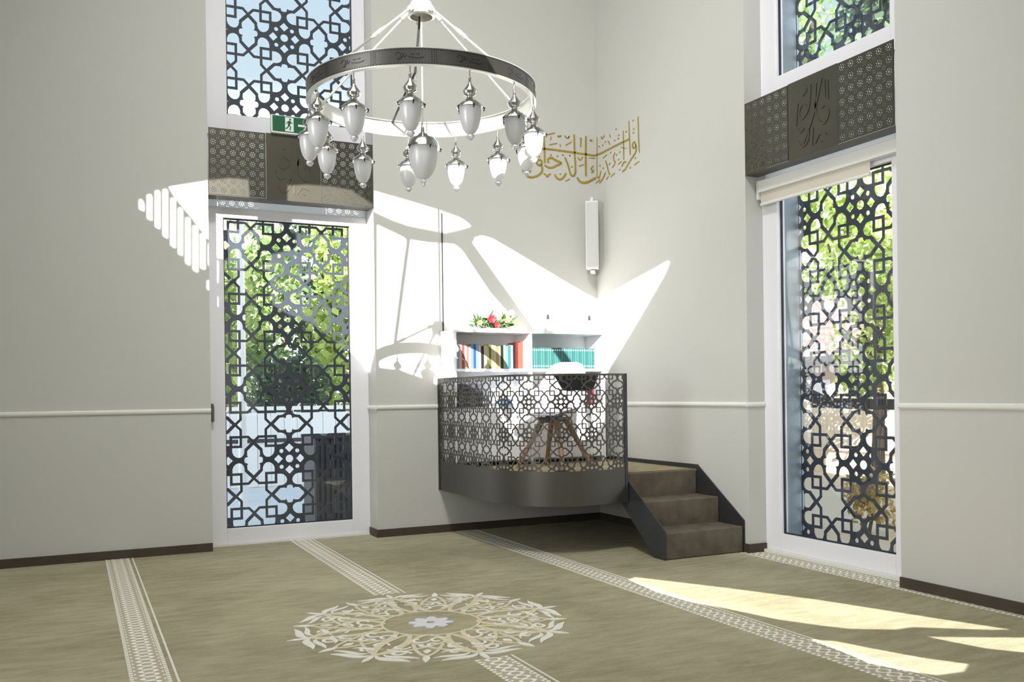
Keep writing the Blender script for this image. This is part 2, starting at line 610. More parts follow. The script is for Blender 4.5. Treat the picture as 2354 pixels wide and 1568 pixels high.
# unseen rear wall; added cutouts shaped to cast the sun and shadow patches
SUN_GOBO = [[[-5.847,7.237],[-5.524,7.175],[-5.278,7.123],[-5.097,7.075],[-5.026,7.034],[-4.998,7.003],[-5.098,6.968],[-5.239,6.932],[-5.364,6.95],[-5.554,6.972],[-5.687,7.007],[-5.817,7.055],[-5.85,7.071]],[[-7.409,7.135],[-7.143,7.203],[-7.124,7.211],[-6.967,7.239],[-6.832,7.238],[-6.816,7.017],[-6.843,6.949],[-6.973,6.743],[-7.117,6.757],[-7.136,6.769],[-7.254,6.926],[-7.365,7.062]],[[-7.612,7.024],[-7.593,7.031],[-7.574,6.992],[-7.574,6.937],[-7.613,6.956]],[[-7.558,7.064],[-7.538,7.071],[-7.519,7.054],[-7.521,6.873],[-7.56,6.89]],[[-7.503,7.097],[-7.484,7.104],[-7.464,7.091],[-7.467,6.815],[-7.507,6.835]],[[-7.45,7.112],[-7.43,7.119],[-7.411,7.102],[-7.415,6.749],[-7.454,6.774]],[[-7.397,7.051],[-7.377,7.058],[-7.358,7.031],[-7.362,6.682],[-7.402,6.706]],[[-7.346,6.985],[-7.327,6.991],[-7.309,6.967],[-7.313,6.629],[-7.35,6.643]],[[-7.296,6.915],[-7.276,6.922],[-7.257,6.905],[-7.261,6.559],[-7.3,6.58]],[[-7.245,6.86],[-7.224,6.866],[-7.203,6.836],[-7.207,6.511],[-7.249,6.53]],[[-7.192,6.804],[-7.172,6.81],[-7.152,6.78],[-7.155,6.535],[-7.196,6.546]],[[-7.138,6.734],[-7.128,6.74],[-7.118,6.722],[-7.12,6.563],[-7.14,6.569]],[[-7.15,6.456],[-7.136,6.461],[-7.122,6.45],[-7.123,6.38],[-7.15,6.393]],[[-6.544,7.217],[-6.408,7.239],[-6.202,7.243],[-6.044,7.229],[-5.855,7.126],[-5.858,5.791],[-6.035,6.0],[-6.216,6.187],[-6.42,6.335],[-6.621,6.412],[-6.751,6.49],[-6.772,6.888],[-6.547,6.954]],[[-5.826,6.965],[-5.688,6.912],[-5.595,6.874],[-5.575,6.847],[-5.619,6.567],[-5.693,6.057],[-5.707,5.968],[-5.84,5.929]],[[-5.542,6.862],[-5.393,6.848],[-5.157,6.849],[-5.087,6.801],[-4.833,6.456],[-4.525,6.143],[-3.994,5.49],[-3.911,5.027],[-4.628,5.056],[-4.991,5.496],[-5.4,5.704],[-5.645,5.787],[-5.822,5.809],[-5.82,5.925],[-5.672,6.004]],[[-4.988,6.873],[-4.963,6.918],[-4.898,6.937],[-4.8,6.917],[-4.35,6.701],[-4.089,6.574],[-3.912,6.491],[-3.761,6.426],[-3.395,6.158],[-3.338,6.12],[-3.303,6.088],[-3.291,6.052],[-3.319,6.0],[-3.478,5.855],[-3.684,5.688],[-3.733,5.56],[-3.761,5.186],[-3.881,5.036],[-3.904,5.497],[-4.447,6.198]],[[-4.015,3.266],[-3.954,3.285],[-3.444,3.027],[-3.012,2.793],[-2.528,2.487],[-2.284,2.339],[-2.395,2.36],[-2.756,2.462],[-2.869,2.467],[-3.091,2.52],[-3.204,2.571],[-3.391,2.668],[-3.604,2.825],[-3.768,2.927],[-3.917,3.084]],[[-3.388,2.507],[-3.269,2.467],[-3.151,2.387],[-2.979,2.281],[-2.821,2.206],[-2.909,2.174],[-3.051,2.183],[-3.157,2.233],[-3.266,2.302],[-3.327,2.419]],[[-2.793,2.399],[-2.623,2.357],[-2.318,2.288],[-2.267,2.249],[-2.419,2.178],[-2.482,2.208],[-2.612,2.264],[-2.731,2.35]]]
_c = bpy.data.curves.new('rear', 'CURVE')
_c.dimensions = '2D'
_c.fill_mode = 'BOTH'
_c.extrude = 0.01
for poly in [[(-9, -0.2), (TH, -0.2), (TH, CEIL), (-9, CEIL)]] + SUN_GOBO:
    s = _c.splines.new('POLY')
    s.points.add(len(poly) - 1)
    for k, (a, b) in enumerate(poly):
        s.points[k].co = (a, b, 0, 1)
    s.use_cyclic_u = True
_o = bpy.data.objects.new('rear', _c)
COL.objects.link(_o)
bpy.context.view_layer.update()
_me = bpy.data.meshes.new_from_object(_o.evaluated_get(bpy.context.evaluated_depsgraph_get()))
_me.transform(Matrix(((1, 0, 0, 0), (0, 0, -1, -9.0), (0, 1, 0, 0), (0, 0, 0, 1))))
bpy.data.objects.remove(_o)
_me.materials.clear()
struct(link_mesh('wall_rear_gobo', _me, 'wall'))

# baseboards
BH = 0.062
struct(obj('baseboard_left', MB().box(-9, LX0, -0.014, 0, 0, BH).box(LX1, 0, -0.014, 0, 0, BH).box(LX1 - 0.012, LX1, -0.014, LD - 0.005, 0, BH), 'base'))
struct(obj('baseboard_right', MB().box(-0.014, 0, RY1, 0, 0, BH).box(-0.014, 0, -9, RY0, 0, BH).box(-0.014, RD - 0.005, RY1 - 0.012, RY1, 0, BH), 'base'))
# chair rail
RZ = 1.05


def rail_profile():
    return [(0, RZ - 0.016), (-0.010, RZ - 0.016), (-0.016, RZ - 0.006), (-0.016, RZ + 0.006), (-0.010, RZ + 0.016), (0, RZ + 0.016)]


rl = MB()
rl.prism([(a, b) for a, b in rail_profile()], -9, LX0, 'x')
rl.prism([(a, b) for a, b in rail_profile()], LX1, -0.001, 'x')
rl.prism([(LX1 + a, b) for a, b in rail_profile()], -0.016, LD - 0.005, 'y')
struct(obj('trim_1', rl, 'trim'))
rr_ = MB()
rr_.prism([(a, b) for a, b in rail_profile()], RY1, -0.017, 'y')
rr_.prism([(a, b) for a, b in rail_profile()], -9, RY0, 'y')
rr_.prism([(RY1 + a, b) for a, b in rail_profile()], -0.016, RD - 0.005, 'x')
struct(obj('trim_2', rr_, 'trim'))


# ------------------------------------------------------------------ carpet borders and medallion (woven into the floor)
FLOOR = bpy.data.objects['floor']


def border_mat():
    m = bpy.data.materials.new('carpet_border_pattern')
    m.use_nodes = True
    n, l = m.node_tree.nodes, m.node_tree.links
    b = n['Principled BSDF']
    b.inputs['Roughness'].default_value = 0.97
    b.inputs['Specular IOR Level'].default_value = 0.1
    tc = n.new('ShaderNodeTexCoord')
    sp = n.new('ShaderNodeSeparateXYZ')
    l.new(tc.outputs['Object'], sp.inputs[0])

    def math_(op, a, c=None, k=None):
        q = n.new('ShaderNodeMath')
        q.operation = op
        if hasattr(a, 'links'):
            l.new(a, q.inputs[0])
        else:
            q.inputs[0].default_value = a
        if c is not None:
            if hasattr(c, 'links'):
                l.new(c, q.inputs[1])
            else:
                q.inputs[1].default_value = c
        return q.outputs[0]
    x, y = sp.outputs[0], sp.outputs[1]
    # scrolling vine: |x - A sin(ky)| thin line, plus dotted blossoms between the waves
    sn = math_('SINE', math_('MULTIPLY', y, 2 * PI / 0.11))
    d1 = math_('ABSOLUTE', math_('SUBTRACT', x, math_('MULTIPLY', sn, 0.032)))
    d1b = math_('ABSOLUTE', math_('ADD', x, math_('MULTIPLY', sn, 0.032)))
    vine = math_('LESS_THAN', math_('MINIMUM', d1, d1b), 0.0075)
    cc = math_('MULTIPLY', math_('COSINE', math_('MULTIPLY', y, 2 * PI / 0.055)), math_('COSINE', math_('MULTIPLY', x, 2 * PI / 0.06)))
    dots = math_('GREATER_THAN', cc, 0.45)
    ax = math_('ABSOLUTE', x)
    inner = math_('LESS_THAN', ax, 0.058)
    edge = math_('MULTIPLY', math_('GREATER_THAN', ax, 0.062), math_('GREATER_THAN', math_('SINE', math_('MULTIPLY', y, 2 * PI / 0.03)), -0.2))
    f = math_('MAXIMUM', math_('MULTIPLY', math_('MAXIMUM', vine, dots), inner), edge)
    mix = n.new('ShaderNodeMix')
    mix.data_type = 'RGBA'
    mix.inputs[6].default_value = (0.50, 0.46, 0.34, 1)
    mix.inputs[7].default_value = (0.93, 0.92, 0.84, 1)
    l.new(f, mix.inputs[0])
    l.new(mix.outputs[2], b.inputs['Base Color'])
    return m


M['border'] = border_mat()
for i, (xa, xb, segs) in enumerate([(-4.105, -3.95, [(-9, -0.014)]), (-2.755, -2.60, [(-2.06, 0.19), (-9, -3.50)]), (-1.42, -1.265, [(-9, -0.014)])]):
    for ya, yb in segs:
        obj('carpet_border', MB().box(xa, xb, ya, yb, 0, 0.002), 'border', FLOOR)
        obj('border_line', MB().box(xb + 0.019, xb + 0.028, ya - 0.02, yb, 0, 0.002), 'medB', FLOOR)
obj('carpet_border', MB().box(-0.06, 0.095, RY0 + 0.005, RY1 - 0.015, 0, 0.002).box(-0.06, -0.014, -9, RY0, 0, 0.002).box(-0.06, -0.014, RY1, -1.99, 0, 0.002), 'border', FLOOR)

MC = (-2.69, -2.80)


LAYER = [0]


def flat(a, b, d):
    return (MC[0] + a, MC[1] + b, (0.0012 + d + 0.000012 * LAYER[0]) if d else 0.0002)


def woven(mb, pts, w, taper=0.0):
    LAYER[0] += 1
    mb.ribbon(pts, w, 0.001, flat, taper)


def pol(r, th):
    return (r * math.cos(th), r * math.sin(th))


def bez(p0, p1, p2, p3, n=12):
    out = []
    for i in range(n + 1):
        t = i / n
        out.append(tuple((1 - t) ** 3 * p0[k] + 3 * (1 - t) ** 2 * t * p1[k] + 3 * (1 - t) * t * t * p2[k] + t ** 3 * p3[k] for k in (0, 1)))
    return out


strap, scroll, leafm = MB(), MB(), MB()
NS = 8
for k in range(NS):
    t0 = 2 * PI * k / NS + PI / 8
    h = PI / NS
    for s in (1, -1):
        # interlaced pointed arches from the inner ring out to the rim
        woven(strap, bez(pol(0.235, t0), pol(0.30, t0 + s * h * 0.9), pol(0.47, t0 + s * h * 0.35), pol(0.60, t0 + s * h)), 0.026)
        woven(strap, bez(pol(0.62, t0 + s * h), pol(0.50, t0 + s * h * 1.25), pol(0.36, t0 + s * h * 1.5), pol(0.25, t0 + s * h)), 0.024)
        woven(strap, bez(pol(0.60, t0 + s * h), pol(0.50, t0 + s * h * 0.25), pol(0.44, t0 - s * h * 0.2), pol(0.34, t0 - s * h * 0.8)), 0.018)
        woven(strap, bez(pol(0.40, t0 + s * h * 0.45), pol(0.47, t0 + s * h * 0.3), pol(0.54, t0 + s * h * 0.25), pol(0.60, t0)), 0.018)
        # curled tendrils
        for r0, rs, sz in ((0.335, 0.34, 0.050), (0.455, 0.70, 0.046), (0.545, 0.62, 0.040), (0.415, 0.12, 0.030)):
            c = pol(r0, t0 + s * h * rs)
            sp = []
            for i in range(17):
                q = i / 16
                a = t0 + s * (0.4 + q * 1.45 * PI) + PI * 0.6
                rr = sz * (1 - 0.75 * q)
                sp.append((c[0] + rr * math.cos(a), c[1] + rr * math.sin(a)))
            woven(scroll, sp, 0.017, 0.3)
        # flame leaves on the rim
        woven(leafm, bez(pol(0.605, t0 + s * h * 0.98), pol(0.68, t0 + s * h * 0.80), pol(0.625, t0 + s * h * 0.55), pol(0.672, t0 + s * h * 0.25)), 0.040, 0.9)
        woven(leafm, bez(pol(0.585, t0 + s * h * 0.85), pol(0.64, t0 + s * h * 0.66), pol(0.585, t0 + s * h * 0.45), pol(0.625, t0 + s * h * 0.12)), 0.028, 0.9)
        woven(leafm, bez(pol(0.50, t0 + s * h * 0.95), pol(0.55, t0 + s * h * 0.75), pol(0.50, t0 + s * h * 0.5), pol(0.55, t0 + s * h * 0.3)), 0.024, 0.85)
    woven(leafm, [pol(0.585, t0), pol(0.61, t0), pol(0.64, t0), pol(0.685, t0)], 0.036, 0.85)
    woven(leafm, [pol(0.60, t0 + h), pol(0.64, t0 + h), pol(0.68, t0 + h), pol(0.72, t0 + h)], 0.030, 0.9)
    woven(leafm, [pol(0.49, t0), pol(0.515, t0), pol(0.55, t0)], 0.040, 0.8)
    woven(strap, [pol(0.245, t0 - h + 2 * h * i / 8) for i in range(9)], 0.014)
o = obj('medallion_strapwork', strap, 'medA', FLOOR)
obj('medallion_scrolls', scroll, 'medB', FLOOR)['kind'] = 'stuff'
obj('medallion_leaves', leafm, 'medB', FLOOR)['kind'] = 'stuff'
fl = MB()
for k in range(8):
    a = k * PI / 4 + PI / 8
    woven(fl, [pol(0.022, a), pol(0.045, a), pol(0.08, a), pol(0.112, a)], 0.060, 0.6)
obj('medallion_flower', fl, 'medC', FLOOR)


# ------------------------------------------------------------------ doors, windows, screens, header panels
def mapL(depth):                          # sheets parallel to the left wall: u = x, v = z
    return lambda u, v, d: (u, depth + d, v)


def mapR(depth):                          # sheets parallel to the right wall: u = -y, v = z
    return lambda u, v, d: (depth + d, -u, v)


def frame_mb(side, a0, a1, z0, z1, ga0, ga1, gz0, gz1, d0, d1):
    mb = MB()
    rects = [(a0, ga0, z0, z1), (ga1, a1, z0, z1), (ga0, ga1, z0, gz0), (ga0, ga1, gz1, z1)]
    for u0, u1, v0, v1 in rects:
        if side == 'L':
            mb.box(u0, u1, d0, d1, v0, v1)
        else:
            mb.box(d0, d1, u0, u1, v0, v1)
    return mb


def slab(side, u0, u1, v0, v1, d0, d1):
    return MB().box(u0, u1, d0, d1, v0, v1) if side == 'L' else MB().box(d0, d1, u0, u1, v0, v1)


def glazed(name, side, a0, a1, z0, z1, ga0, ga1, gz0, gz1, d):
    root = sempty(name, ((a0 + a1) / 2, d, z0) if side == 'L' else (d, (a0 + a1) / 2, z0))
    obj('frame', frame_mb(side, a0, a1, z0, z1, ga0, ga1, gz0, gz1, d, d + 0.07), 'white', root, bevel=0.004)
    e = 0.009
    obj('gasket', frame_mb(side, ga0, ga1, gz0, gz1, ga0 + e, ga1 - e, gz0 + e, gz1 - e, d + 0.03, d + 0.045), 'gasket', root)
    obj('glass_pane', slab(side, ga0 + e, ga1 - e, gz0 + e, gz1 - e, d + 0.035, d + 0.04), 'glass', root)
    return root


DOOR1 = glazed('door_1', 'L', LX0, LX1, 0.012, 2.615, -3.235, -2.235, 0.13, 2.54, LD)
obj('threshold', MB().box(LX0, LX1, LD - 0.02, LD + 0.07, 0, 0.012), 'trim', DOOR1)
hd = MB().box(-3.345, -3.325, LD - 0.012, LD, 0.96, 1.10).box(-3.340, -3.330, LD - 0.05, LD - 0.012, 1.06, 1.075).box(-3.343, -3.327, LD - 0.06, LD - 0.045, 0.965, 1.085)
obj('door_handle', hd, 'cap', DOOR1)
DOOR2 = glazed('door_2', 'R', RY0, RY1, 0.022, 2.615, -3.17, -2.18, 0.144, 2.52, RD)
obj('threshold', MB().box(RD - 0.03, RD + 0.07, RY0, RY1, 0, 0.022), 'trim', DOOR2)
WIN1 = glazed('window_1', 'L', LX0, LX1, 3.175, TOPWIN, -3.195, -2.19, 3.345, TOPWIN - 0.1, LD)
WIN2 = glazed('window_2', 'R', RY0, RY1, 3.175, TOPWIN, -3.17, -2.185, 3.335, TOPWIN - 0.1, RD)
# head bands between door and upper window, behind the header panels
HB1 = sempty('window_3', (-2.73, LD, 2.615))
obj('glass_pane', MB().box(LX0, LX1, LD + 0.03, LD + 0.04, 2.615, 3.175), 'frost', HB1)
HB2 = sempty('window_4', (RD, -2.68, 2.615))
obj('glass_pane', MB().box(RD + 0.03, RD + 0.04, RY0, RY1, 2.615, 3.175), 'frost', HB2)

# cut-out screens outside the glass
PER = 0.567
ZC = 0.645
LSC, RSC = 0.33, 0.42
o = link_mesh('ornamental_screen', lattice_mesh('ornamental_screen', LX0 + 0.06, LX1 - 0.02, 0.06, 2.62, -2.722, ZC, PER, 0.006, mapL(LSC), border=0.012), 'screen')
tag(o, 'dark cut-out metal lattice screen outside the glass door on the left wall', 'screen')
o = link_mesh('ornamental_screen', lattice_mesh('ornamental_screen', LX0 + 0.06, LX1 - 0.02, 3.2, TOPWIN - 0.05, -2.72, 3.485, PER, 0.006, mapL(LSC), border=0.012), 'screen')
tag(o, 'cut-out lattice screen against blue sky behind the chandelier, in the upper left window', 'screen')
o = link_mesh('ornamental_screen', lattice_mesh('ornamental_screen', 2.09, 3.32, 0.06, 2.62, 2.672, ZC, 0.575, 0.006, mapR(RSC), border=0.012), 'screen')
tag(o, 'dark cut-out metal lattice screen outside the tall glass door on the right wall', 'screen')
o = link_mesh('ornamental_screen', lattice_mesh('ornamental_screen', 2.09, 3.32, 3.2, TOPWIN - 0.05, 2.672, 3.485, 0.575, 0.006, mapR(RSC), border=0.012), 'screen')
tag(o, 'cut-out lattice screen in the upper right window, cropped by the top of the picture', 'screen')
# outer reveals
struct(obj('trim_3', MB().box(RD + 0.08, TH, RY1 - 0.02, RY1 - 0.0005, 0.0, TOPWIN), 'reveal'))
struct(obj('trim_4', MB().box(LD + 0.08, TH, LX1 - 0.012, LX1 - 0.0005, 0.0, TOPWIN).box(LX1 - 0.02, LX1 - 0.012, LD + 0.08, LD + 0.14, 0.0, 0.01), 'reveal'))


def cal_stroke(pts, n=6):
    """smooth a hand-drawn stroke (Catmull-Rom)"""
    if len(pts) < 3:
        return [tuple(p) for p in pts]
    out = []
    P = [pts[0]] + list(pts) + [pts[-1]]
    for i in range(1, len(P) - 2):
        p0, p1, p2, p3 = P[i - 1:i + 3]
        for j in range(n):
            t = j / n
            out.append(tuple(0.5 * (2 * p1[k] + (p2[k] - p0[k]) * t + (2 * p0[k] - 5 * p1[k] + 4 * p2[k] - p3[k]) * t * t + (3 * p1[k] - p0[k] - 3 * p2[k] + p3[k]) * t ** 3) for k in (0, 1)))
    out.append(tuple(pts[-1]))
    return out


# strokes of the calligraphic roundel on the header panels (unit square)
ROUNDEL = [[(0.30, 0.10), (0.42, 0.28), (0.55, 0.52), (0.66, 0.80), (0.72, 0.95)], [(0.20, 0.18), (0.28, 0.08), (0.40, 0.14), (0.44, 0.30)],
           [(0.48, 0.92), (0.46, 0.70), (0.40, 0.55), (0.28, 0.48), (0.22, 0.58), (0.30, 0.68), (0.42, 0.62)],
           [(0.60, 0.90), (0.58, 0.62), (0.62, 0.40), (0.74, 0.30), (0.84, 0.40), (0.80, 0.55), (0.70, 0.52)],
           [(0.50, 0.05), (0.52, 0.30)], [(0.56, 0.06), (0.66, 0.18), (0.80, 0.14)], [(0.84, 0.62), (0.83, 0.88)], [(0.78, 0.66), (0.77, 0.90)],
           [(0.30, 0.80), (0.38, 0.86), (0.36, 0.94)], [(0.16, 0.40), (0.20, 0.72)], [(0.66, 0.08), (0.72, 0.05)], [(0.34, 0.34), (0.24, 0.30), (0.18, 0.36)]]


def header(name, label, side, a0, a1, z0, z1, flip):
    """folded sheet: perforated thirds left and right, plain middle with raised lettering, a lip folded back underneath"""
    base = ((a0 + a1) / 2, 0, z0) if side == 'L' else (0, -(a0 + a1) / 2, z0)
    root = thing(name, label, 'panel', base)
    mp = mapL(-0.004) if side == 'L' else mapR(-0.004)
    w = a1 - a0
    s0, s1 = a0 + w * 0.335, a0 + w * 0.665
    per = 0.072
    for u0, u1 in ((a0, s0), (s1, a1)):
        me = lattice_mesh('perforated_sheet', u0 + 0.004, u1 - 0.004, z0 + 0.004, z1 - 0.004, u0 + per / 2, z0 + per / 2, per, 0.004, mp, 'rosette', border=0.012)
        link_mesh('perforated_sheet', me, 'bronze', root)
    mid = MB()
    P = [mp(u, v, d) for d in (0, 0.004) for u, v in ((s0, z0), (s1, z0), (s1, z1), (s0, z1))]
    mid.add(P, [(0, 3, 2, 1), (4, 5, 6, 7), (0, 1, 5, 4), (1, 2, 6, 5), (2, 3, 7, 6), (3, 0, 4, 7)])
    obj('plain_sheet', mid, 'bronze', root)
    let = MB()
    for st in ROUNDEL:
        pts = [(s0 + (s1 - s0) * (0.02 + 0.96 * (a if not flip else 1 - (1 - a))), z0 + (z1 - z0) * (0.05 + 0.9 * b)) for a, b in st]
        let.ribbon(cal_stroke(pts), 0.016, -0.004, mp, taper=0.5)
    obj('raised_lettering', let, 'bronze', root)
    lip = MB()
    D = 0.16 if side == 'L' else 0.115
    P = [mp(u, v, d) for v in (z0 - 0.004, z0) for u, d in ((a0, 0), (a1, 0), (a1, D), (a0, D))]
    lip.add(P, [(0, 3, 2, 1), (4, 5, 6, 7), (0, 1, 5, 4), (1, 2, 6, 5), (2, 3, 7, 6), (3, 0, 4, 7)])
    obj('folded_lip', lip, 'bronze', root)
    return root


header('header_panel', 'perforated bronze header panel above the door on the left wall, sunlit along its lower edge', 'L', LX0 + 0.003, LX1 - 0.003, 2.668, 3.173, False)
header('header_panel', 'shaded dark bronze header panel above the door on the right wall, with raised calligraphy', 'R', -RY1 + 0.003, -RY0 - 0.003, 2.668, 3.173, False)

# roller blind at the right door
bl = thing('roller_blind', 'cream roller blind slightly lowered at the top of the right door', 'blind', (0.1, -2.68, 2.45))
obj('blind_cassette', MB().box(0.085, 0.145, RY0 + 0.01, RY1 - 0.03, 2.545, 2.63), 'trim', bl, bevel=0.006)
obj('blind_fabric', MB().box(0.105, 0.108, -3.05, RY1 - 0.04, 2.465, 2.55), 'blind', bl)
obj('bottom_bar', MB().tube([(0.1065, -3.05, 2.462), (0.1065, RY1 - 0.04, 2.462)], 0.011, 8), 'trim', bl)
obj('end_bracket', MB().box(0.085, 0.14, RY1 - 0.03, RY1 - 0.018, 2.50, 2.63), 'trim', bl)

# ------------------------------------------------------------------ exit sign
ex = thing('exit_sign', 'green emergency exit sign with running man on the left window sill', 'sign', (-2.745, -0.03, 3.172))
obj('sign_box', MB().box(-2.905, -2.585, -0.035, 0.015, 3.174, 3.312), 'signwhite', ex, bevel=0.003)
obj('green_face', MB().box(-2.895, -2.595, -0.037, -0.035, 3.186, 3.306), 'green', ex)


def facing(a, b, d):
    return (a, -0.0375 - d, b)


dr = MB().box(-2.80, -2.735, -0.0385, -0.037, 3.192, 3.300)
obj('white_doorway', dr, 'signwhite', ex)
man = MB()
F2 = lambda a, b, d: (-2.81 + a, -0.0386 - d, 3.19 + b)
man.add([F2(0.048 + 0.008 * math.cos(k * PI / 5), 0.094 + 0.008 * math.sin(k * PI / 5), 0.0008) for k in range(10)], [tuple(range(10))])
for st, w_ in ([[(0.046, 0.082), (0.038, 0.05)], 0.018], [[(0.044, 0.08), (0.026, 0.072), (0.02, 0.058)], 0.007], [[(0.046, 0.08), (0.058, 0.066), (0.068, 0.07)], 0.007],
               [[(0.038, 0.052), (0.052, 0.036), (0.046, 0.012)], 0.009], [[(0.038, 0.052), (0.030, 0.032), (0.012, 0.02)], 0.009]):
    man.ribbon(st, w_, 0.0008, F2)
obj('running_man', man, 'green', ex)
arr = MB()
F3 = lambda a, b, d: (-2.72 + a, -0.0372 - d, 3.19 + b)
arr.ribbon([(0.02, 0.056), (0.085, 0.056)], 0.016, 0.001, F3)
arr.ribbon([(0.065, 0.086), (0.095, 0.056), (0.065, 0.026)], 0.014, 0.001, F3)
obj('arrow', arr, 'signwhite', ex)

# ------------------------------------------------------------------ gold wall lettering across the corner
CAL_L = [[[[-0.532,3.457],[-0.526,3.311],[-0.523,3.179]],0.0125],[[[-0.605,3.171],[-0.597,3.193],[-0.579,3.202],[-0.557,3.192],[-0.555,3.171],[-0.569,3.156],[-0.59,3.154],[-0.605,3.171]],0.0125],[[[-0.558,3.162],[-0.549,3.115],[-0.57,3.08],[-0.612,3.053],[-0.665,3.039],[-0.712,3.053],[-0.738,3.083],[-0.74,3.106]],0.0134],[[[-0.526,3.16],[-0.494,3.144],[-0.451,3.144],[-0.408,3.167],[-0.358,3.193],[-0.407,3.21],[-0.45,3.229],[-0.477,3.226],[-0.493,3.206],[-0.483,3.183]],0.0134],[[[-0.577,3.299],[-0.47,3.305],[-0.335,3.303],[-0.198,3.3],[-0.087,3.297],[-0.031,3.296],[-0.001,3.299]],0.0125],[[[-0.223,3.463],[-0.22,3.319],[-0.214,3.176],[-0.217,3.118],[-0.237,3.09],[-0.261,3.099],[-0.277,3.141],[-0.293,3.192],[-0.32,3.247]],0.0125],[[[-0.101,3.462],[-0.105,3.283],[-0.106,3.099]],0.0134],[[[-0.311,3.109],[-0.338,3.068],[-0.377,3.046],[-0.409,3.062],[-0.425,3.089]],0.0125],[[[-0.538,3.083],[-0.516,3.076],[-0.501,3.058],[-0.484,3.079],[-0.463,3.086]],0.0092],[[[-0.196,3.081],[-0.174,3.05],[-0.135,3.039],[-0.09,3.048],[-0.045,3.071],[-0.004,3.094]],0.015],[[[-0.501,3.43],[-0.42,3.455]],0.0075],[[[-0.475,3.345],[-0.399,3.365]],0.0075],[[[-0.312,3.358],[-0.252,3.393]],0.0075],[[[-0.458,3.418],[-0.461,3.389]],0.0075],[[[-0.16,3.441],[-0.152,3.423],[-0.158,3.355]],0.0084],[[[-0.063,3.423],[-0.048,3.434],[-0.037,3.416]],0.0075],[[[-0.393,3.435],[-0.382,3.422],[-0.374,3.432],[-0.36,3.438],[-0.366,3.421]],0.0067],[[[-0.317,3.443],[-0.311,3.429],[-0.29,3.422],[-0.273,3.443],[-0.284,3.42]],0.0067],[[[-0.187,3.265],[-0.166,3.238],[-0.137,3.27]],0.0084],[[[-0.178,3.184],[-0.127,3.204]],0.0075],[[[-0.027,3.199],[-0.052,3.172],[-0.027,3.153],[-0.05,3.138]],0.0084],[[[-0.367,3.361],[-0.367,3.333]],0.0067],[[[-0.07,3.267],[-0.009,3.273]],0.0058],[[[-0.317,3.037],[-0.273,3.06]],0.0067],[[[-0.467,3.256],[-0.454,3.255]],0.0109],[[[-0.584,3.23],[-0.572,3.229]],0.0109],[[[-0.256,3.172],[-0.243,3.171]],0.0109],[[[-0.375,3.096],[-0.361,3.095]],0.0109],[[[-0.402,3.253],[-0.389,3.252]],0.0109],[[[-0.348,3.268],[-0.335,3.267]],0.0109],[[[-0.277,3.27],[-0.263,3.27]],0.0109],[[[-0.671,3.094],[-0.658,3.094]],0.0109],[[[-0.713,3.093],[-0.7,3.092]],0.0109]]
CAL_R = [[[[-0.011,3.297],[-0.135,3.295],[-0.358,3.301],[-0.562,3.303]],0.0117],[[[-0.696,3.455],[-0.7,3.305],[-0.709,3.15]],0.0092],[[[-0.557,3.457],[-0.562,3.318],[-0.571,3.166]],0.01],[[[-0.467,3.398],[-0.469,3.273],[-0.47,3.149]],0.0092],[[[-0.033,3.455],[-0.028,3.287],[-0.024,3.099]],0.0075],[[[-0.658,3.226],[-0.643,3.255],[-0.618,3.254],[-0.605,3.235],[-0.621,3.213],[-0.65,3.21],[-0.662,3.225],[-0.661,3.18],[-0.64,3.158],[-0.565,3.112],[-0.489,3.061],[-0.442,3.053]],0.0117],[[[-0.507,3.117],[-0.474,3.127],[-0.435,3.097]],0.01],[[[-0.33,3.242],[-0.308,3.22],[-0.311,3.186],[-0.332,3.153],[-0.283,3.122]],0.0092],[[[-0.174,3.209],[-0.204,3.15],[-0.221,3.098],[-0.247,3.069]],0.01],[[[-0.134,3.242],[-0.197,3.258]],0.0084],[[[-0.019,3.1],[-0.065,3.087],[-0.094,3.136]],0.0109],[[[-0.171,3.105],[-0.12,3.059],[-0.064,3.032]],0.0109],[[[-0.079,3.063],[-0.005,3.045]],0.01],[[[-0.322,3.066],[-0.255,3.048]],0.0075],[[[-0.703,3.078],[-0.63,3.065]],0.0075],[[[-0.183,3.04],[-0.22,3.061]],0.0084],[[[-0.102,3.442],[-0.124,3.417],[-0.161,3.441]],0.0084],[[[-0.246,3.424],[-0.259,3.397]],0.0084],[[[-0.218,3.374],[-0.249,3.336]],0.0084],[[[-0.38,3.128],[-0.432,3.141]],0.0075],[[[-0.426,3.266],[-0.51,3.236]],0.005],[[[-0.344,3.443],[-0.361,3.443]],0.0109],[[[-0.164,3.376],[-0.182,3.377]],0.0109],[[[-0.118,3.359],[-0.136,3.359]],0.0109],[[[-0.058,3.362],[-0.077,3.362]],0.0109],[[[-0.32,3.349],[-0.337,3.349]],0.0109],[[[-0.376,3.351],[-0.394,3.351]],0.0109],[[[-0.386,3.378],[-0.403,3.379]],0.0109],[[[-0.505,3.377],[-0.522,3.377]],0.0109],[[[-0.614,3.444],[-0.631,3.444]],0.0109],[[[-0.621,3.369],[-0.637,3.37]],0.0109],[[[-0.616,3.339],[-0.632,3.339]],0.0109],[[[-0.347,3.218],[-0.364,3.218]],0.0109],[[[-0.399,3.228],[-0.416,3.229]],0.0109],[[[-0.068,3.189],[-0.086,3.189]],0.0109],[[[-0.122,3.152],[-0.141,3.153]],0.0109],[[[-0.231,3.165],[-0.249,3.166]],0.0109],[[[-0.381,3.168],[-0.398,3.168]],0.0109],[[[-0.56,3.057],[-0.577,3.058]],0.0109],[[[-0.64,3.12],[-0.656,3.121]],0.0109],[[[-0.251,3.26],[-0.269,3.26]],0.0109],[[[-0.396,3.076],[-0.413,3.077]],0.0109]]
ca = thing('wall_calligraphy', 'gold Arabic calligraphy fixed across the room corner beside the chandelier', 'lettering', (0, 0, 2.95))
cl, cr = MB(), MB()
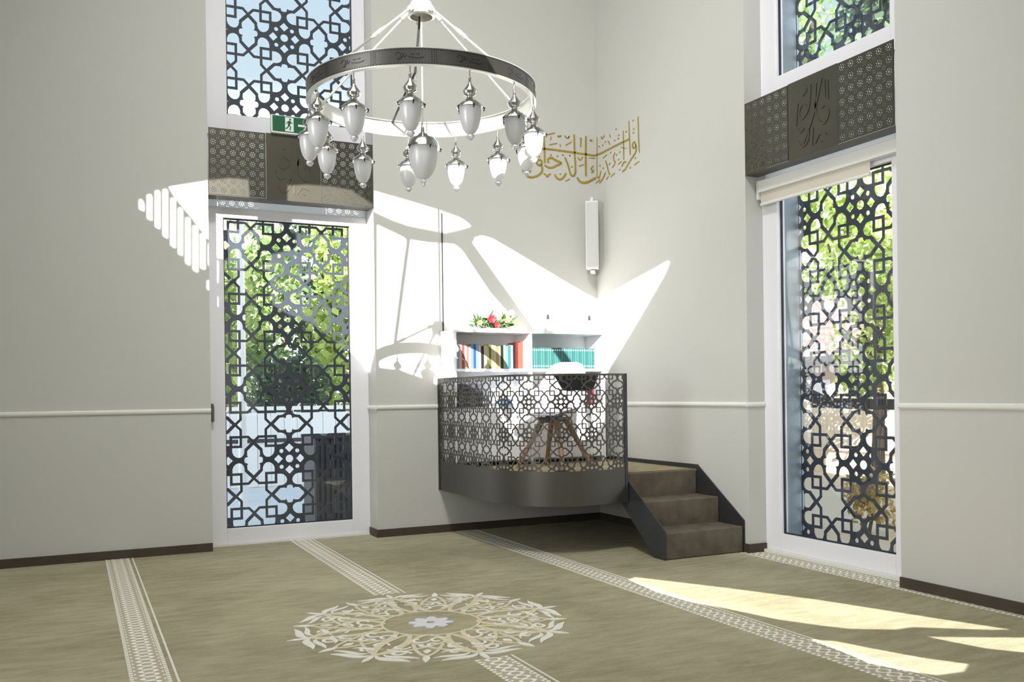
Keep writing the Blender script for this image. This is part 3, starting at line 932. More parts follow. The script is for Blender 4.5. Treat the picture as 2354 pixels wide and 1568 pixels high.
for pts, w_ in CAL_L:
    cl.ribbon(cal_stroke(pts), w_ * 1.35, 0.004, lambda a, b, d: (a, -0.001 - d, b), taper=0.2)
for pts, w_ in CAL_R:
    cr.ribbon(cal_stroke(pts), w_ * 1.35, 0.004, lambda a, b, d: (-0.001 - d, a, b), taper=0.2)
obj('lettering_on_the_left_wall', cl, 'gold', ca)
obj('lettering_on_the_right_wall', cr, 'gold', ca)

# ------------------------------------------------------------------ column loudspeaker in the corner
sp_ = thing('column_loudspeaker', 'slim white column loudspeaker mounted in the room corner under the calligraphy', 'loudspeaker', (-0.10, -0.09, 2.22))
SPR = Matrix.Rotation(math.radians(-35), 4, 'Z')


def spbox(x0, x1, y0, y1, z0, z1):
    mb = MB().box(x0, x1, y0, y1, z0, z1)
    mb.v = [tuple((SPR @ Vector((x, y, 0))) + Vector((-0.115, -0.115, z))) for x, y, z in mb.v]
    return mb


obj('cabinet', spbox(-0.056, 0.056, -0.035, 0.04, 2.245, 2.85), 'speakerw', sp_, bevel=0.006)
obj('grille', spbox(-0.048, 0.048, -0.040, -0.034, 2.265, 2.835), 'grille', sp_, bevel=0.003)
obj('bracket', spbox(-0.012, 0.012, 0.03, 0.12, 2.86, 2.885).add(*[spbox(-0.012, 0.012, -0.01, 0.015, 2.85, 2.885).v, [(0, 3, 2, 1), (4, 5, 6, 7), (0, 1, 5, 4), (1, 2, 6, 5), (2, 3, 7, 6), (3, 0, 4, 7)]]), 'speakerw', sp_)
obj('bracket', spbox(-0.02, 0.02, -0.02, 0.12, 2.215, 2.235), 'speakerw', sp_)

# thin cable running down the left wall to the bookcase
tag(obj('wall_cable', MB().tube([(-1.505, -0.007, 2.66), (-1.505, -0.007, 1.45)], 0.006, 8), 'cable'), 'thin dark cable running straight down the wall beside the bookcase', 'cable')


# ------------------------------------------------------------------ chandelier
CX, CY, RZ0 = -2.70, -2.80, 2.640
RR = 0.567
PHI0 = math.atan2(-_f.y, -_f.x)      # azimuth of the ring point that faces the room


def ringpt(deg, r=RR):
    a = PHI0 + math.radians(deg)
    return Vector((CX + r * math.cos(a), CY + r * math.sin(a), 0))


ch = thing('chandelier', 'large round steel ring chandelier with thirteen frosted pendant lamps and one in its centre', 'chandelier', (CX, CY, 3.9))
H = 0.0385
NB = 91
band = MB()
prof = [(RR - 0.004, -H), (RR + 0.002, -H), (RR + 0.002, H), (RR - 0.004, H)]
vs = []
for r, z in prof:
    for i in range(NB):
        p_ = ringpt(360 * i / NB, r)
        vs.append((p_.x, p_.y, RZ0 + z))
band.add(vs, [(j * NB + i, j * NB + (i + 1) % NB, ((j + 1) % 4) * NB + (i + 1) % NB, ((j + 1) % 4) * NB + i) for j in range(4) for i in range(NB)])
INNER_FACE = MB()
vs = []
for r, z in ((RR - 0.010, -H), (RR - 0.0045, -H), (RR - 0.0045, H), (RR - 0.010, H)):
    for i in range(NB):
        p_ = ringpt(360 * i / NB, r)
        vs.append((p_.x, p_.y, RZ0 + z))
INNER_FACE.add(vs, [(j * NB + i, j * NB + (i + 1) % NB, ((j + 1) % 4) * NB + (i + 1) % NB, ((j + 1) % 4) * NB + i) for j in range(4) for i in range(NB)])
obj('bright_inner_face', INNER_FACE, 'rod', ch, smooth=True)  # reflected brightness of the ring's inside put into a paler sheet
BAND = obj('ring_band', band, 'steel', ch, smooth=True)
lipm = MB()
for zz in (-H - 0.001, H - 0.003):
    vs = []
    for r, z in ((RR - 0.02, zz), (RR + 0.005, zz), (RR + 0.005, zz + 0.004), (RR - 0.02, zz + 0.004)):
        for i in range(NB):
            p_ = ringpt(360 * i / NB, r)
            vs.append((p_.x, p_.y, RZ0 + z))
    lipm.add(vs, [(j * NB + i, j * NB + (i + 1) % NB, ((j + 1) % 4) * NB + (i + 1) % NB, ((j + 1) % 4) * NB + i) for j in range(4) for i in range(NB)])
obj('band_lip', lipm, 'rod', BAND)
# row of small punched holes along both edges and the plate joints
dots = MB()


def on_band(deg, z, w, h, d=0.0025):
    a, b = ringpt(deg - w / 2, RR + d), ringpt(deg + w / 2, RR + d)
    return [(a.x, a.y, RZ0 + z - h), (b.x, b.y, RZ0 + z - h), (b.x, b.y, RZ0 + z + h), (a.x, a.y, RZ0 + z + h)]


for i in range(260):
    dg = i * 360 / 260
    for z in (-H + 0.008, H - 0.008):
        dots.add(on_band(dg, z, 0.55, 0.0024), [(0, 1, 2, 3)])
for i in range(13):
    dg = (i + 0.5) * 360 / 13 - 3
    for k in range(7):
        for off in (-1.0, 1.0):
            dots.add(on_band(dg + off, -0.024 + k * 0.008, 0.5, 0.0022), [(0, 1, 2, 3)])
obj('punched_holes', dots, 'dark', BAND)['kind'] = 'stuff'
# engraved lettering on each plate
eng = MB()
for i in range(13):
    dg = i * 360 / 13 - 6.5
    for st in ([(0, 0.2), (1.2, 0.7), (2.6, 0.4), (2.2, -0.3), (0.8, -0.5)], [(3.2, 0.5), (4.2, -0.1), (5.2, 0.3)], [(6, -0.1), (8, -0.25), (10.5, -0.35), (13, -0.1)], [(7, 0.35), (8.6, 0.3)], [(9.5, 0.3), (11, 0.4)], [(1.6, -0.7), (3, -0.2), (4.0, 0.6)]):
        K = math.radians(1) * RR         # metres per degree along the band
        pp = cal_stroke([((dg + a) * K, b * 0.025) for a, b in st], 4)
        eng.ribbon(pp, 0.0042, 0.0004, lambda a, b, d: tuple(ringpt(a / K, RR + 0.0024 + d) + Vector((0, 0, RZ0 + b))))
obj('engraved_lettering', eng, 'dark', BAND)['kind'] = 'stuff'
joint = MB()
for i in range(13):
    dg = (i + 0.5) * 360 / 13 - 3
    joint.add(on_band(dg, 0, 0.22, H * 0.98, 0.0024), [(0, 1, 2, 3)])
obj('plate_joints', joint, 'dark', BAND)['kind'] = 'stuff'

hub = MB()
hub.lathe([(0.052, 0.03), (0.071, -0.012), (0.071, -0.038), (0.056, -0.042), (0.056, -0.034), (0.062, -0.01), (0.045, 0.02)], CX, CY, 3.085, 24, cap=False)
hub.lathe([(0.005, 0.10), (0.010, 0.07), (0.016, 0.045), (0.053, 0.032), (0.05, 0.02), (0.004, 0.02)], CX, CY, 3.085, 20)
obj('hub', hub, 'rod', ch, smooth=True)
obj('ceiling_rod', MB().tube([(CX, CY, 3.15), (CX, CY, CEIL)], 0.008, 8), 'rod', ch)
obj('ceiling_rose', MB().lathe([(0.02, -0.12), (0.07, -0.04), (0.08, 0)], CX, CY, CEIL, 20), 'rod', ch, smooth=True)
for dg in (-30, 38, 122, 192, 252):
    q = ringpt(dg, RR - 0.008)
    a = ringpt(dg, 0.06)
    top = Vector((a.x, a.y, 3.085))
    bot = Vector((q.x, q.y, RZ0 + H))
    ro = obj('suspension_rod', MB().tube([top, bot], 0.0062, 8), 'rod', ch)
    tb = MB()
    for s_, r_ in ((0.62, 0.011), (0.55, 0.012), (0.50, 0.009), (0.06, 0.014)):
        c = top.lerp(bot, s_)
        d_ = (bot - top).normalized() * 0.018
        tb.tube([c - d_, c, c + d_], r_, 8)
    obj('turnbuckle', tb, 'rod', ro, smooth=True)['kind'] = 'stuff'
obj('centre_chain', MB().tube([(CX, CY, 3.06), (CX, CY, 2.50)], 0.0045, 8), 'rod', ch)
obj('power_cable', MB().tube([ringpt(200, 0.03) + Vector((0, 0, 3.06)), ringpt(205, 0.07) + Vector((0, 0, 2.90)), ringpt(206, 0.10) + Vector((0, 0, 2.80)), ringpt(206, 0.25) + Vector((0, 0, 2.74)), ringpt(203, RR - 0.01) + Vector((0, 0, 2.67))], 0.006, 8), 'dark', ch, smooth=True)


def pendant(px, py, ztop, s, name='pendant_lamp', neck=True):
    """metal cap with onion finial, frosted cup and clear bottom finial; ztop is where it hangs from"""
    mb = MB()
    if neck:
        mb.lathe([(0.003, 0.0), (0.003, -0.03), (0.007, -0.034), (0.006, -0.055), (0.012, -0.068), (0.028, -0.088), (0.033, -0.098), (0.028, -0.112), (0.014, -0.120), (0.016, -0.126), (0.026, -0.138), (0.045, -0.150), (0.058, -0.163), (0.061, -0.171), (0.050, -0.172), (0.020, -0.155)], px, py, ztop, 18)
        zc = -0.165
    else:
        mb.lathe([(0.003, 0.03), (0.008, 0.02), (0.010, -0.005), (0.022, -0.012), (0.030, -0.022), (0.060, -0.035), (0.076, -0.055), (0.083, -0.075), (0.086, -0.085), (0.070, -0.086), (0.030, -0.06)], px, py, ztop, 22)
        zc = -0.078
    cap = obj(name, mb, 'chrome', ch, smooth=True)
    hk = MB()
    rr = 0.060 if neck else 0.085
    for k in range(5):
        a = PHI0 + 2 * PI * k / 5 + PI / 2 + (0 if neck else 0.2)
        c, sn = math.cos(a), math.sin(a)
        hk.tube([(px + c * rr * 0.92, py + sn * rr * 0.92, ztop + zc - 0.002), (px + c * rr * 1.08, py + sn * rr * 1.08, ztop + zc - 0.008), (px + c * rr * 1.02, py + sn * rr * 1.02, ztop + zc - 0.02)], 0.0045, 6)
    obj('hooks', hk, 'dark', cap)['kind'] = 'stuff'
    g = MB()
    if neck:
        g.lathe([(0.046, -0.165), (0.049, -0.18), (0.048, -0.205), (0.043, -0.235), (0.035, -0.262), (0.022, -0.282), (0.008, -0.288)], px, py, ztop, 18)
        f = MB().lathe([(0.008, -0.285), (0.017, -0.292), (0.019, -0.300), (0.012, -0.310), (0.004, -0.316)], px, py, ztop, 12)
    else:
        g.lathe([(0.070, -0.078), (0.073, -0.10), (0.072, -0.13), (0.064, -0.17), (0.050, -0.205), (0.030, -0.232), (0.010, -0.240)], px, py, ztop, 24)
        f = MB().lathe([(0.010, -0.238), (0.016, -0.246), (0.012, -0.256), (0.009, -0.262), (0.011, -0.268), (0.004, -0.278)], px, py, ztop, 12)
    obj('frosted_cup', g, 'frost', cap, smooth=True)
    obj('finial', f, 'crystal', cap, smooth=True)
    return cap


first = pendant(*ringpt(0, RR - 0.008).xy, RZ0 - H, 1.0)
for k in range(1, 13):
    d_ = ringpt(360 * k / 13, RR - 0.008) - ringpt(0, RR - 0.008)
    copy_tree(first, ch, d_)
pendant(CX, CY, 2.47, 1.0, 'centre_lamp', neck=False)

# ------------------------------------------------------------------ pulpit
PZ0, PZ1, PZT, PLAT = 0.355, 0.60, 1.283, 0.555


def pulpit_plan():
    pts = [(-1.555, -0.004), (-1.555, -0.3), (-1.555, -0.6), (-1.555, -0.95)]
    for k in range(1, 13):
        a = PI / 2 * k / 12
        pts.append((-1.10 - 0.455 * math.cos(a), -0.95 - 0.63 * math.sin(a)))
    pts += [(-0.95, -1.575), (-0.82, -1.562), (-0.715, -1.548)]
    return pts


PP = pulpit_plan()
PL = [0.0]
for a, b in zip(PP, PP[1:]):
    PL.append(PL[-1] + math.hypot(b[0] - a[0], b[1] - a[1]))


def along(s):
    s = max(0.0, min(PL[-1], s))
    for i in range(len(PL) - 1):
        if s <= PL[i + 1] + 1e-9:
            t = (s - PL[i]) / (PL[i + 1] - PL[i])
            a, b = PP[i], PP[i + 1]
            dx, dy = b[0] - a[0], b[1] - a[1]
            q = math.hypot(dx, dy)
            return a[0] + dx * t, a[1] + dy * t, -dy / q, dx / q
    return (*PP[-1], 0, 1)


def shell_strip(z0, z1, d0, d1, n=40):
    mb = MB()
    vs = []
    for i in range(n + 1):
        x, y, nx, ny = along(PL[-1] * i / n)
        for d, z in ((d0, z0), (d1, z0), (d1, z1), (d0, z1)):
            vs.append((x + nx * d, y + ny * d, z))
    fs = [(i * 4 + k, i * 4 + (k + 1) % 4, (i + 1) * 4 + (k + 1) % 4, (i + 1) * 4 + k) for i in range(n) for k in range(4)]
    fs += [(0, 1, 2, 3), (n * 4 + 3, n * 4 + 2, n * 4 + 1, n * 4)]
    return mb.add(vs, fs)


pu = thing('pulpit', 'raised grey metal pulpit with a curved cut-out lattice front and carpeted steps in the corner', 'pulpit', (-0.8, -0.9, 0))
obj('front_panel', shell_strip(PZ0, PZ1, 0, 0.006, 80), 'pulpit', pu, smooth=True)
SC = PL[-1]


def bend(u, v, d):
    x, y, nx, ny = along(u)
    return (x + nx * d, y + ny * d, v)


me = lattice_mesh('lattice_front', 0.0, SC, PZ1, PZT - 0.008, SC - 0.30, 0.854, 0.233, 0.005, bend)
link_mesh('lattice_front', me, 'pulpit', pu)
obj('top_rail', shell_strip(PZT - 0.014, PZT, -0.004, 0.012), 'pulpit', pu)
seam = MB()
for s_ in (1.32,):
    x, y, nx, ny = along(s_)
    seam.box(x - 0.004, x + 0.004, y - 0.008, y, PZ0, PZ1)
obj('end_post', MB().box(-0.722, -0.700, -1.553, -1.530, PZ0, PZT), 'stringer', pu)
obj('end_post', MB().box(-1.563, -1.548, -0.02, -0.002, PZ0, PZT), 'pulpit', pu)
# platform: tapered black underside and carpeted top
flo = [(x + 0.012, y + 0.01) for x, y in PP[1:]] + [(-0.69, -1.45), (-0.012, -1.45), (-0.012, -0.02), (-1.543, -0.02)]
obj('platform', MB().prism(flo, PLAT - 0.18, PLAT - 0.012, 'z'), 'stringer', pu)
obj('platform_carpet', MB().prism([(x * 0.998, y * 0.998) for x, y in flo], PLAT - 0.012, PLAT, 'z'), 'platcarpet', pu)
# steps
SX0, SX1 = -0.69, -0.004
for ya, yb, z0, z in ((-1.98, -1.70, 0.002, 0.185), (-1.715, -1.435, 0.165, 0.37)):
    obj('step', MB().prism([(ya, z0), (ya, z), (yb, z), (yb, z - 0.032), (ya + 0.025, z - 0.032), (ya + 0.025, z0)], SX0 + 0.012, SX1 - 0.012, 'x'), 'stepcarpet', pu, bevel=0.008)
obj('step', MB().box(SX0 + 0.012, SX1 - 0.012, -1.452, -1.40, 0.36, PLAT), 'stepcarpet', pu, bevel=0.012)
st_poly = [(-1.985, 0.0), (-1.985, 0.195), (-1.452, 0.565), (-1.452, 0.33), (-1.86, 0.0)]
obj('stringer', MB().prism(st_poly, SX0, SX0 + 0.010, 'x'), 'stringer', pu)
obj('stringer', MB().prism([(-1.985, 0.0), (-1.985, 0.225), (-1.452, 0.59), (-0.02, 0.585), (-0.02, 0.54), (-1.452, 0.33), (-1.86, 0.0)], SX1 - 0.010, SX1, 'x'), 'stringer', pu)
# dark book rest fixed behind the rail
br = MB().prism([(-1.235, PZT - 0.012), (-1.165, 1.165), (-0.955, 1.165), (-0.905, PZT - 0.012)], -1.50, -1.44, 'y')
obj('book_rest', br, 'black', pu)

# ------------------------------------------------------------------ bookcase behind the pulpit
BX0, BX1, BY, BT = -1.53, -0.115, -0.30, 1.652
bc = thing('bookcase', 'low white bookcase against the wall behind the pulpit', 'bookcase', ((BX0 + BX1) / 2, -0.15, PLAT))
b_ = 0.022
DV = -0.835
obj('side_panel', MB().box(BX0, BX0 + b_, BY, -0.012, PLAT, BT), 'case', bc)
obj('side_panel', MB().box(BX1 - b_, BX1, BY, -0.012, PLAT, BT), 'case', bc)
obj('top_board', MB().box(BX0 - 0.004, BX1 + 0.004, BY - 0.006, -0.012, BT, BT + 0.02), 'case', bc)
obj('divider', MB().box(DV - b_ / 2, DV + b_ / 2, BY, -0.012, PLAT + 0.02, BT), 'case', bc)
for z in (1.332, 1.02, PLAT + 0.04):
    obj('shelf', MB().box(BX0 + b_, DV - b_ / 2, BY + 0.004, -0.012, z, z + b_).box(DV + b_ / 2, BX1 - b_, BY + 0.004, -0.012, z, z + b_), 'case', bc)
obj('back_panel', MB().box(BX0, BX1, -0.012, -0.004, PLAT, BT), 'case', bc)
for x0, x1 in ((BX0 + b_, DV - b_ / 2), (DV + b_ / 2, BX1 - b_)):
    d_ = obj('door', MB().box(x0 + 0.002, x1 - 0.002, BY - 0.004, BY + 0.012, PLAT + 0.045, 1.018), 'case', bc, bevel=0.003)
    obj('knob', MB().lathe([(0.004, 0), (0.010, 0.008), (0.010, 0.016)], (x0 + x1) / 2 + 0.2, BY - 0.02, 0.95, 10), 'cap', d_)

# books: left compartment, mixed colours
ZB = 1.332 + b_
cols = [('pale grey', (0.62, 0.63, 0.66)), ('white', (0.84, 0.83, 0.82)), ('coral red', (0.72, 0.20, 0.15)), ('cream', (0.85, 0.80, 0.62)), ('rose pink', (0.78, 0.42, 0.38)), ('white', (0.85, 0.84, 0.84)),
        ('light blue', (0.38, 0.55, 0.80)), ('royal blue', (0.10, 0.22, 0.60)), ('sky blue', (0.45, 0.68, 0.85)), ('white', (0.86, 0.86, 0.84)), ('dark brown', (0.06, 0.045, 0.03)), ('ivory', (0.84, 0.82, 0.66)),
        ('pale yellow', (0.84, 0.80, 0.48)), ('olive', (0.35, 0.34, 0.14)), ('pale yellow', (0.85, 0.82, 0.52)), ('cream', (0.86, 0.82, 0.62)), ('mustard', (0.66, 0.54, 0.22)), ('ivory', (0.84, 0.82, 0.70)),
        ('black', (0.03, 0.03, 0.03)), ('pale green', (0.55, 0.70, 0.50)), ('aqua', (0.42, 0.68, 0.68)), ('teal', (0.16, 0.45, 0.45)), ('white', (0.86, 0.86, 0.86)), ('black', (0.035, 0.035, 0.04)), ('dark red', (0.42, 0.06, 0.05)), ('coral', (0.80, 0.32, 0.24)), ('coral', (0.80, 0.34, 0.26))]
ORD = ['first', 'second', 'third', 'fourth', 'fifth', 'sixth', 'seventh', 'eighth', 'ninth', 'tenth', 'eleventh', 'twelfth', 'thirteenth', 'fourteenth', 'fifteenth', 'sixteenth', 'seventeenth', 'eighteenth', 'nineteenth', 'twentieth',
       'twenty-first', 'twenty-second', 'twenty-third', 'twenty-fourth', 'twenty-fifth', 'twenty-sixth', 'twenty-seventh', 'twenty-eighth', 'twenty-ninth', 'thirtieth']
bmats = {}


def book(x, w_, h_, d_, key, color):
    if key not in bmats:
        bmats[key] = mat('book_' + key.replace(' ', '_'), tuple(q ** 1.5 * 0.42 for q in color), 0.5, var=0.12, vscale=14, stretch=(1, 1, 0.3))
    y0 = BY + 0.035
    mb = MB().box(x, x + 0.0015, y0, y0 + d_, 0, h_).box(x + w_ - 0.0015, x + w_, y0, y0 + d_, 0, h_).box(x + 0.0015, x + w_ - 0.0015, y0, y0 + 0.002, 0, h_).box(x + 0.0015, x + w_ - 0.0015, y0 + 0.002, y0 + d_ - 0.004, 0.003, h_ - 0.004)
    mb.v = [(a, b, c + ZB) for a, b, c in mb.v]
    return obj('book', mb, bmats[key])


x = -1.492
for i, (cn, c) in enumerate(cols):
    w_ = 0.0185 + 0.006 * random.random()
    hh = 0.185 + 0.022 * random.random() + (0.03 if i >= 24 else 0) + (0.012 if i < 2 else 0)
    o = book(x, w_, hh, 0.15, cn, c)
    tag(o, '%s book, %s from the left in the left compartment of the bookcase' % (cn, ORD[i]), 'book', 'books in the left compartment')
    x += w_ + 0.001
TEAL = (0.22, 0.52, 0.50)
x = DV + b_ / 2 + 0.006
i = 0
while x < BX1 - b_ - 0.075:
    w_ = 0.0185
    o = book(x, w_, 0.176 + 0.006 * random.random(), 0.15, 'teal series' if i % 3 else 'deep teal series', TEAL if i % 3 else (0.16, 0.43, 0.42))
    tag(o, 'teal volume, %s from the left in the right compartment of the bookcase' % ORD[i], 'book', 'teal set in the right compartment')
    bnd = MB()
    y0 = BY + 0.0345
    for z in (0.155, 0.02):
        bnd.box(x + 0.003, x + w_ - 0.003, y0 - 0.0006, y0 + 0.0008, ZB + z, ZB + z + 0.010)
    obj('spine_label', bnd, 'signwhite', o)['kind'] = 'stuff'
    x += w_ + 0.0038
    i += 1

# things in the open row under the books
ZS = 1.02 + b_
am = thing('equipment_box', 'dark grey equipment box on the middle shelf at the left end of the bookcase', 'box', (-1.37, -0.17, ZS))
obj('casing', MB().box(-1.475, -1.265, -0.27, -0.06, ZS, ZS + 0.19), 'louver', am, bevel=0.004)
for k in range(4):
    obj('vent_slat', MB().box(-1.46, -1.28, -0.276, -0.27, ZS + 0.03 + k * 0.04, ZS + 0.045 + k * 0.04), 'cap', am)
M['bluecard'] = mat('blue_card', (0.25, 0.50, 0.85), 0.5)
M['redcloth'] = mat('red_cloth', (0.16, 0.02, 0.03), 0.9, var=0.4, vscale=30)
M['greycloth'] = mat('grey_cloth', (0.12, 0.12, 0.125), 0.9, var=0.2, vscale=30)
tb_ = thing('tissue_box', 'small light blue box on the middle shelf behind the lattice', 'box', (-1.0, -0.2, ZS))
obj('carton', MB().box(-1.08, -0.93, -0.27, -0.15, ZS, ZS + 0.06), 'bluecard', tb_, bevel=0.003)
obj('paper_slot', MB().box(-1.05, -0.96, -0.22, -0.20, ZS + 0.06, ZS + 0.068), 'signwhite', tb_)
bg = thing('binder', 'grey binder with a dark red spine at the right end of the middle shelf', 'binder', (-0.19, -0.2, ZS))
obj('cover', MB().box(-0.215, -0.15, -0.285, -0.06, ZS, ZS + 0.25), 'greycloth', bg, bevel=0.003)
obj('spine', MB().box(-0.245, -0.2152, -0.285, -0.06, ZS, ZS + 0.255), 'redcloth', bg, bevel=0.003)

# bottles and flowers on top
ZT = BT + 0.02


def bottle(x, label):
    r = thing('bottle', label, 'bottle', (x, -0.2, ZT), 'bottles on the bookcase')
    obj('body', MB().lathe([(0.030, 0.0), (0.031, 0.012), (0.026, 0.05), (0.016, 0.085), (0.009, 0.10), (0.009, 0.112)], x, -0.2, ZT, 16), 'bottle', r, smooth=True)
    obj('cap', MB().lathe([(0.011, 0.110), (0.012, 0.125), (0.010, 0.145), (0.004, 0.153)], x, -0.2, ZT, 12), 'bottlecap', r, smooth=True)


bottle(-0.617, 'small clear bottle with grey cap, left of the two on the bookcase')
bottle(-0.206, 'small clear bottle with grey cap near the right end of the bookcase')

fa = thing('flower_arrangement', 'low arrangement of artificial flowers and leaves on the bookcase top', 'flowers', (-1.14, -0.19, ZT))
obj('tray', MB().lathe([(0.10, 0), (0.115, 0.012), (0.105, 0.016), (0.09, 0.010)], -1.14, -0.19, ZT, 18), 'case', fa, smooth=True)
lf = MB()
for k in range(130):
    a = random.uniform(0, PI)
    sx = random.choice((1, -1))
    bx, by = -1.14 + random.uniform(-0.15, 0.15), -0.19 + random.uniform(-0.05, 0.04)
    ln = random.uniform(0.06, 0.14)
    el = random.uniform(0.0, 1.2)
    d_ = Vector((math.cos(el) * random.choice((1, -1)) * random.uniform(0.5, 1), random.uniform(-0.5, 0.3), math.sin(el))).normalized()
    side = d_.cross(Vector((0, -1, 0.4))).normalized() * random.uniform(0.006, 0.012)
    p0 = Vector((bx, by, ZT + 0.015 + random.uniform(0, 0.05)))
    pm, p1 = p0 + d_ * ln * 0.5 + Vector((0, 0, 0.006)), p0 + d_ * ln
    p1.z = max(p1.z, ZT + 0.004)
    lf.add([p0, pm + side, p1, pm - side], [(0, 1, 2), (0, 2, 3)])
lo_ = obj('leaves', lf, 'leafin', fa)
lo_['kind'] = 'stuff'


def blossom(x, y, z, r, m):
    x, z = -1.14 + (x + 1.14) * 1.4, ZT + (z - ZT) * 1.25
    mb = MB()
    for ring, (n_, rr, up) in enumerate(((6, 1.0, 0.1), (5, 0.75, 0.45), (4, 0.45, 0.7))):
        for k in range(n_):
            a = 2 * PI * k / n_ + ring * 0.5
            c, s_ = math.cos(a), math.sin(a)
            o1 = Vector((c, -0.35 - up * 0.4, s_ * 0.9)) * r * rr
            sd = Vector((-s_, 0, c)) * r * 0.42 * rr
            ctr = Vector((x, y, z))
            b0 = ctr + Vector((0, -up * r * 0.5, 0))
            mb.add([b0, b0 + o1 * 0.6 + sd, b0 + o1, b0 + o1 * 0.6 - sd], [(0, 1, 2, 3)])
    mb.lathe([(r * 0.1, -r * 0.2), (r * 0.22, 0), (r * 0.1, r * 0.2)], x, y - r * 0.3, z, 8)
    return obj('blossom', mb, m, fa)


blossom(-1.165, -0.25, ZT + 0.075, 0.045, 'pink')
blossom(-1.13, -0.255, ZT + 0.035, 0.032, 'pink')
blossom(-1.205, -0.24, ZT + 0.10, 0.03, 'petalwhite')
blossom(-1.06, -0.24, ZT + 0.075, 0.04, 'cream')
blossom(-1.03, -0.235, ZT + 0.12, 0.035, 'petalwhite')
blossom(-1.085, -0.23, ZT + 0.13, 0.03, 'petalwhite')
blossom(-1.00, -0.25, ZT + 0.05, 0.034, 'cream')
blossom(-1.24, -0.245, ZT + 0.05, 0.03, 'cream')
blossom(-1.15, -0.22, ZT + 0.15, 0.03, 'petalwhite')

# ------------------------------------------------------------------ shell chair on the platform
CHX, CHY, CHA = -0.85, -0.72, math.radians(-62)
cr_ = Matrix.Translation((CHX, CHY, PLAT)) @ Matrix.Rotation(CHA, 4, 'Z')
chair = thing('shell_chair', 'white shell chair with splayed wooden legs standing on the pulpit platform', 'chair', (CHX, CHY, PLAT))


def tr(mb):
    mb.v = [tuple(cr_ @ Vector(p)) for p in mb.v]
    return mb


# profile in the chair's own frame: front is -y; (y, z, half width, dish)
prof = [(-0.235, 0.425, 0.20, 0.0), (-0.20, 0.445, 0.225, 0.01), (-0.10, 0.435, 0.235, 0.035), (0.02, 0.425, 0.235, 0.06), (0.11, 0.435, 0.235, 0.10), (0.165, 0.49, 0.235, 0.13), (0.195, 0.58, 0.23, 0.11), (0.215, 0.68, 0.215, 0.07), (0.23, 0.77, 0.185, 0.045), (0.236, 0.825, 0.14, 0.03), (0.238, 0.845, 0.08, 0.02)]
NW = 12
vs, fs = [], []
for lay in (0, 1):
    for y, z, hw, dish in prof:
        for k in range(NW + 1):
            t = -1 + 2 * k / NW
            back = max(0.0, min(1.0, (z - 0.44) / 0.2))
            yy = y - back * dish * t * t * 1.2
            zz = z + (1 - back) * dish * t * t
            vs.append((hw * t, yy + lay * 0.006 * back, zz - lay * 0.006 * (1 - back) - 0.0001 * lay))
n_ = NW + 1
m_ = len(prof)
for lay in (0, 1):
    for j in range(m_ - 1):
        for k in range(NW):
            a = lay * m_ * n_ + j * n_ + k
            fs.append((a, a + 1, a + n_ + 1, a + n_))
edge = [k for k in range(n_)] + [j * n_ + NW for j in range(1, m_)] + [(m_ - 1) * n_ + k for k in range(NW - 1, -1, -1)] + [j * n_ for j in range(m_ - 2, 0, -1)]
for a, b in zip(edge, edge[1:] + edge[:1]):
    fs.append((a, b, b + m_ * n_, a + m_ * n_))
obj('shell', tr(MB().add(vs, fs)), 'shell', chair, smooth=True)
obj('mount', tr(MB().box(-0.10, 0.10, -0.10, 0.10, 0.385, 0.405).box(-0.03, 0.03, -0.12, 0.12, 0.36, 0.386).box(-0.05, 0.05, -0.05, 0.05, 0.40, 0.424)), 'cap', chair)
for sx in (1, -1):
    for sy in (1, -1):
        obj('leg', tr(MB().tube([(sx * 0.06, sy * 0.06, 0.40), (sx * 0.22, sy * 0.21, 0.0)], 0.027, 10, 0.016)), 'wood', chair, smooth=True)

# ------------------------------------------------------------------ outside
struct(obj('ground', MB().box(-14, 14, TH, 30, -0.12, -0.03).box(TH, 14, -14, TH, -0.12, -0.03), 'terrace'))
tag(obj('lawn', MB().box(-8, 9, 8.4, 24, -0.03, 0.03), 'grass'), 'green lawn beyond the white garden fence', 'lawn')

gf = thing('garden_fence', 'white board fence with a top rail outside the left glass door', 'fence', (-1, 5.0, -0.03))
xx = -4.2
for k in range(36):
    obj('board', MB().box(xx, xx + 0.165, 5.0, 5.03, -0.02, 0.94), 'fencewhite', gf)
    xx += 0.172
obj('top_rail', MB().box(-4.25, 2.05, 4.97, 5.06, 0.97, 1.02), 'fencewhite', gf)
obj('middle_rail', MB().box(-4.25, 2.05, 4.985, 5.0, 0.55, 0.60), 'louver', gf)
for px in (-4.2, -2.2, -0.2, 1.9):
    obj('post', MB().box(px, px + 0.06, 5.03, 5.09, -0.03, 1.0), 'fencewhite', gf)

lc = thing('louvered_cabinet', 'dark grey slatted cabinet standing outside the left glass door', 'cabinet', (-1.98, 1.35, -0.03))
obj('casing', MB().box(-2.32, -1.55, 1.16, 1.6, -0.03, 0.76), 'louver', lc)
obj('top_cover', MB().box(-2.34, -1.53, 1.12, 1.62, 0.76, 0.785), 'louver', lc)
xx = -2.315
for k in range(16):
    obj('slat', MB().box(xx, xx + 0.026, 1.135, 1.158, -0.02, 0.755), 'louver', lc)
    xx += 0.048

tag(obj('flag_post', MB().lathe([(0.05, 0), (0.045, 1.5), (0.04, 3.4), (0.0, 3.42)], -2.62, 3.2, -0.03, 12), 'fencewhite', smooth=True), 'slim white post standing on the terrace outside the left glass door', 'post')


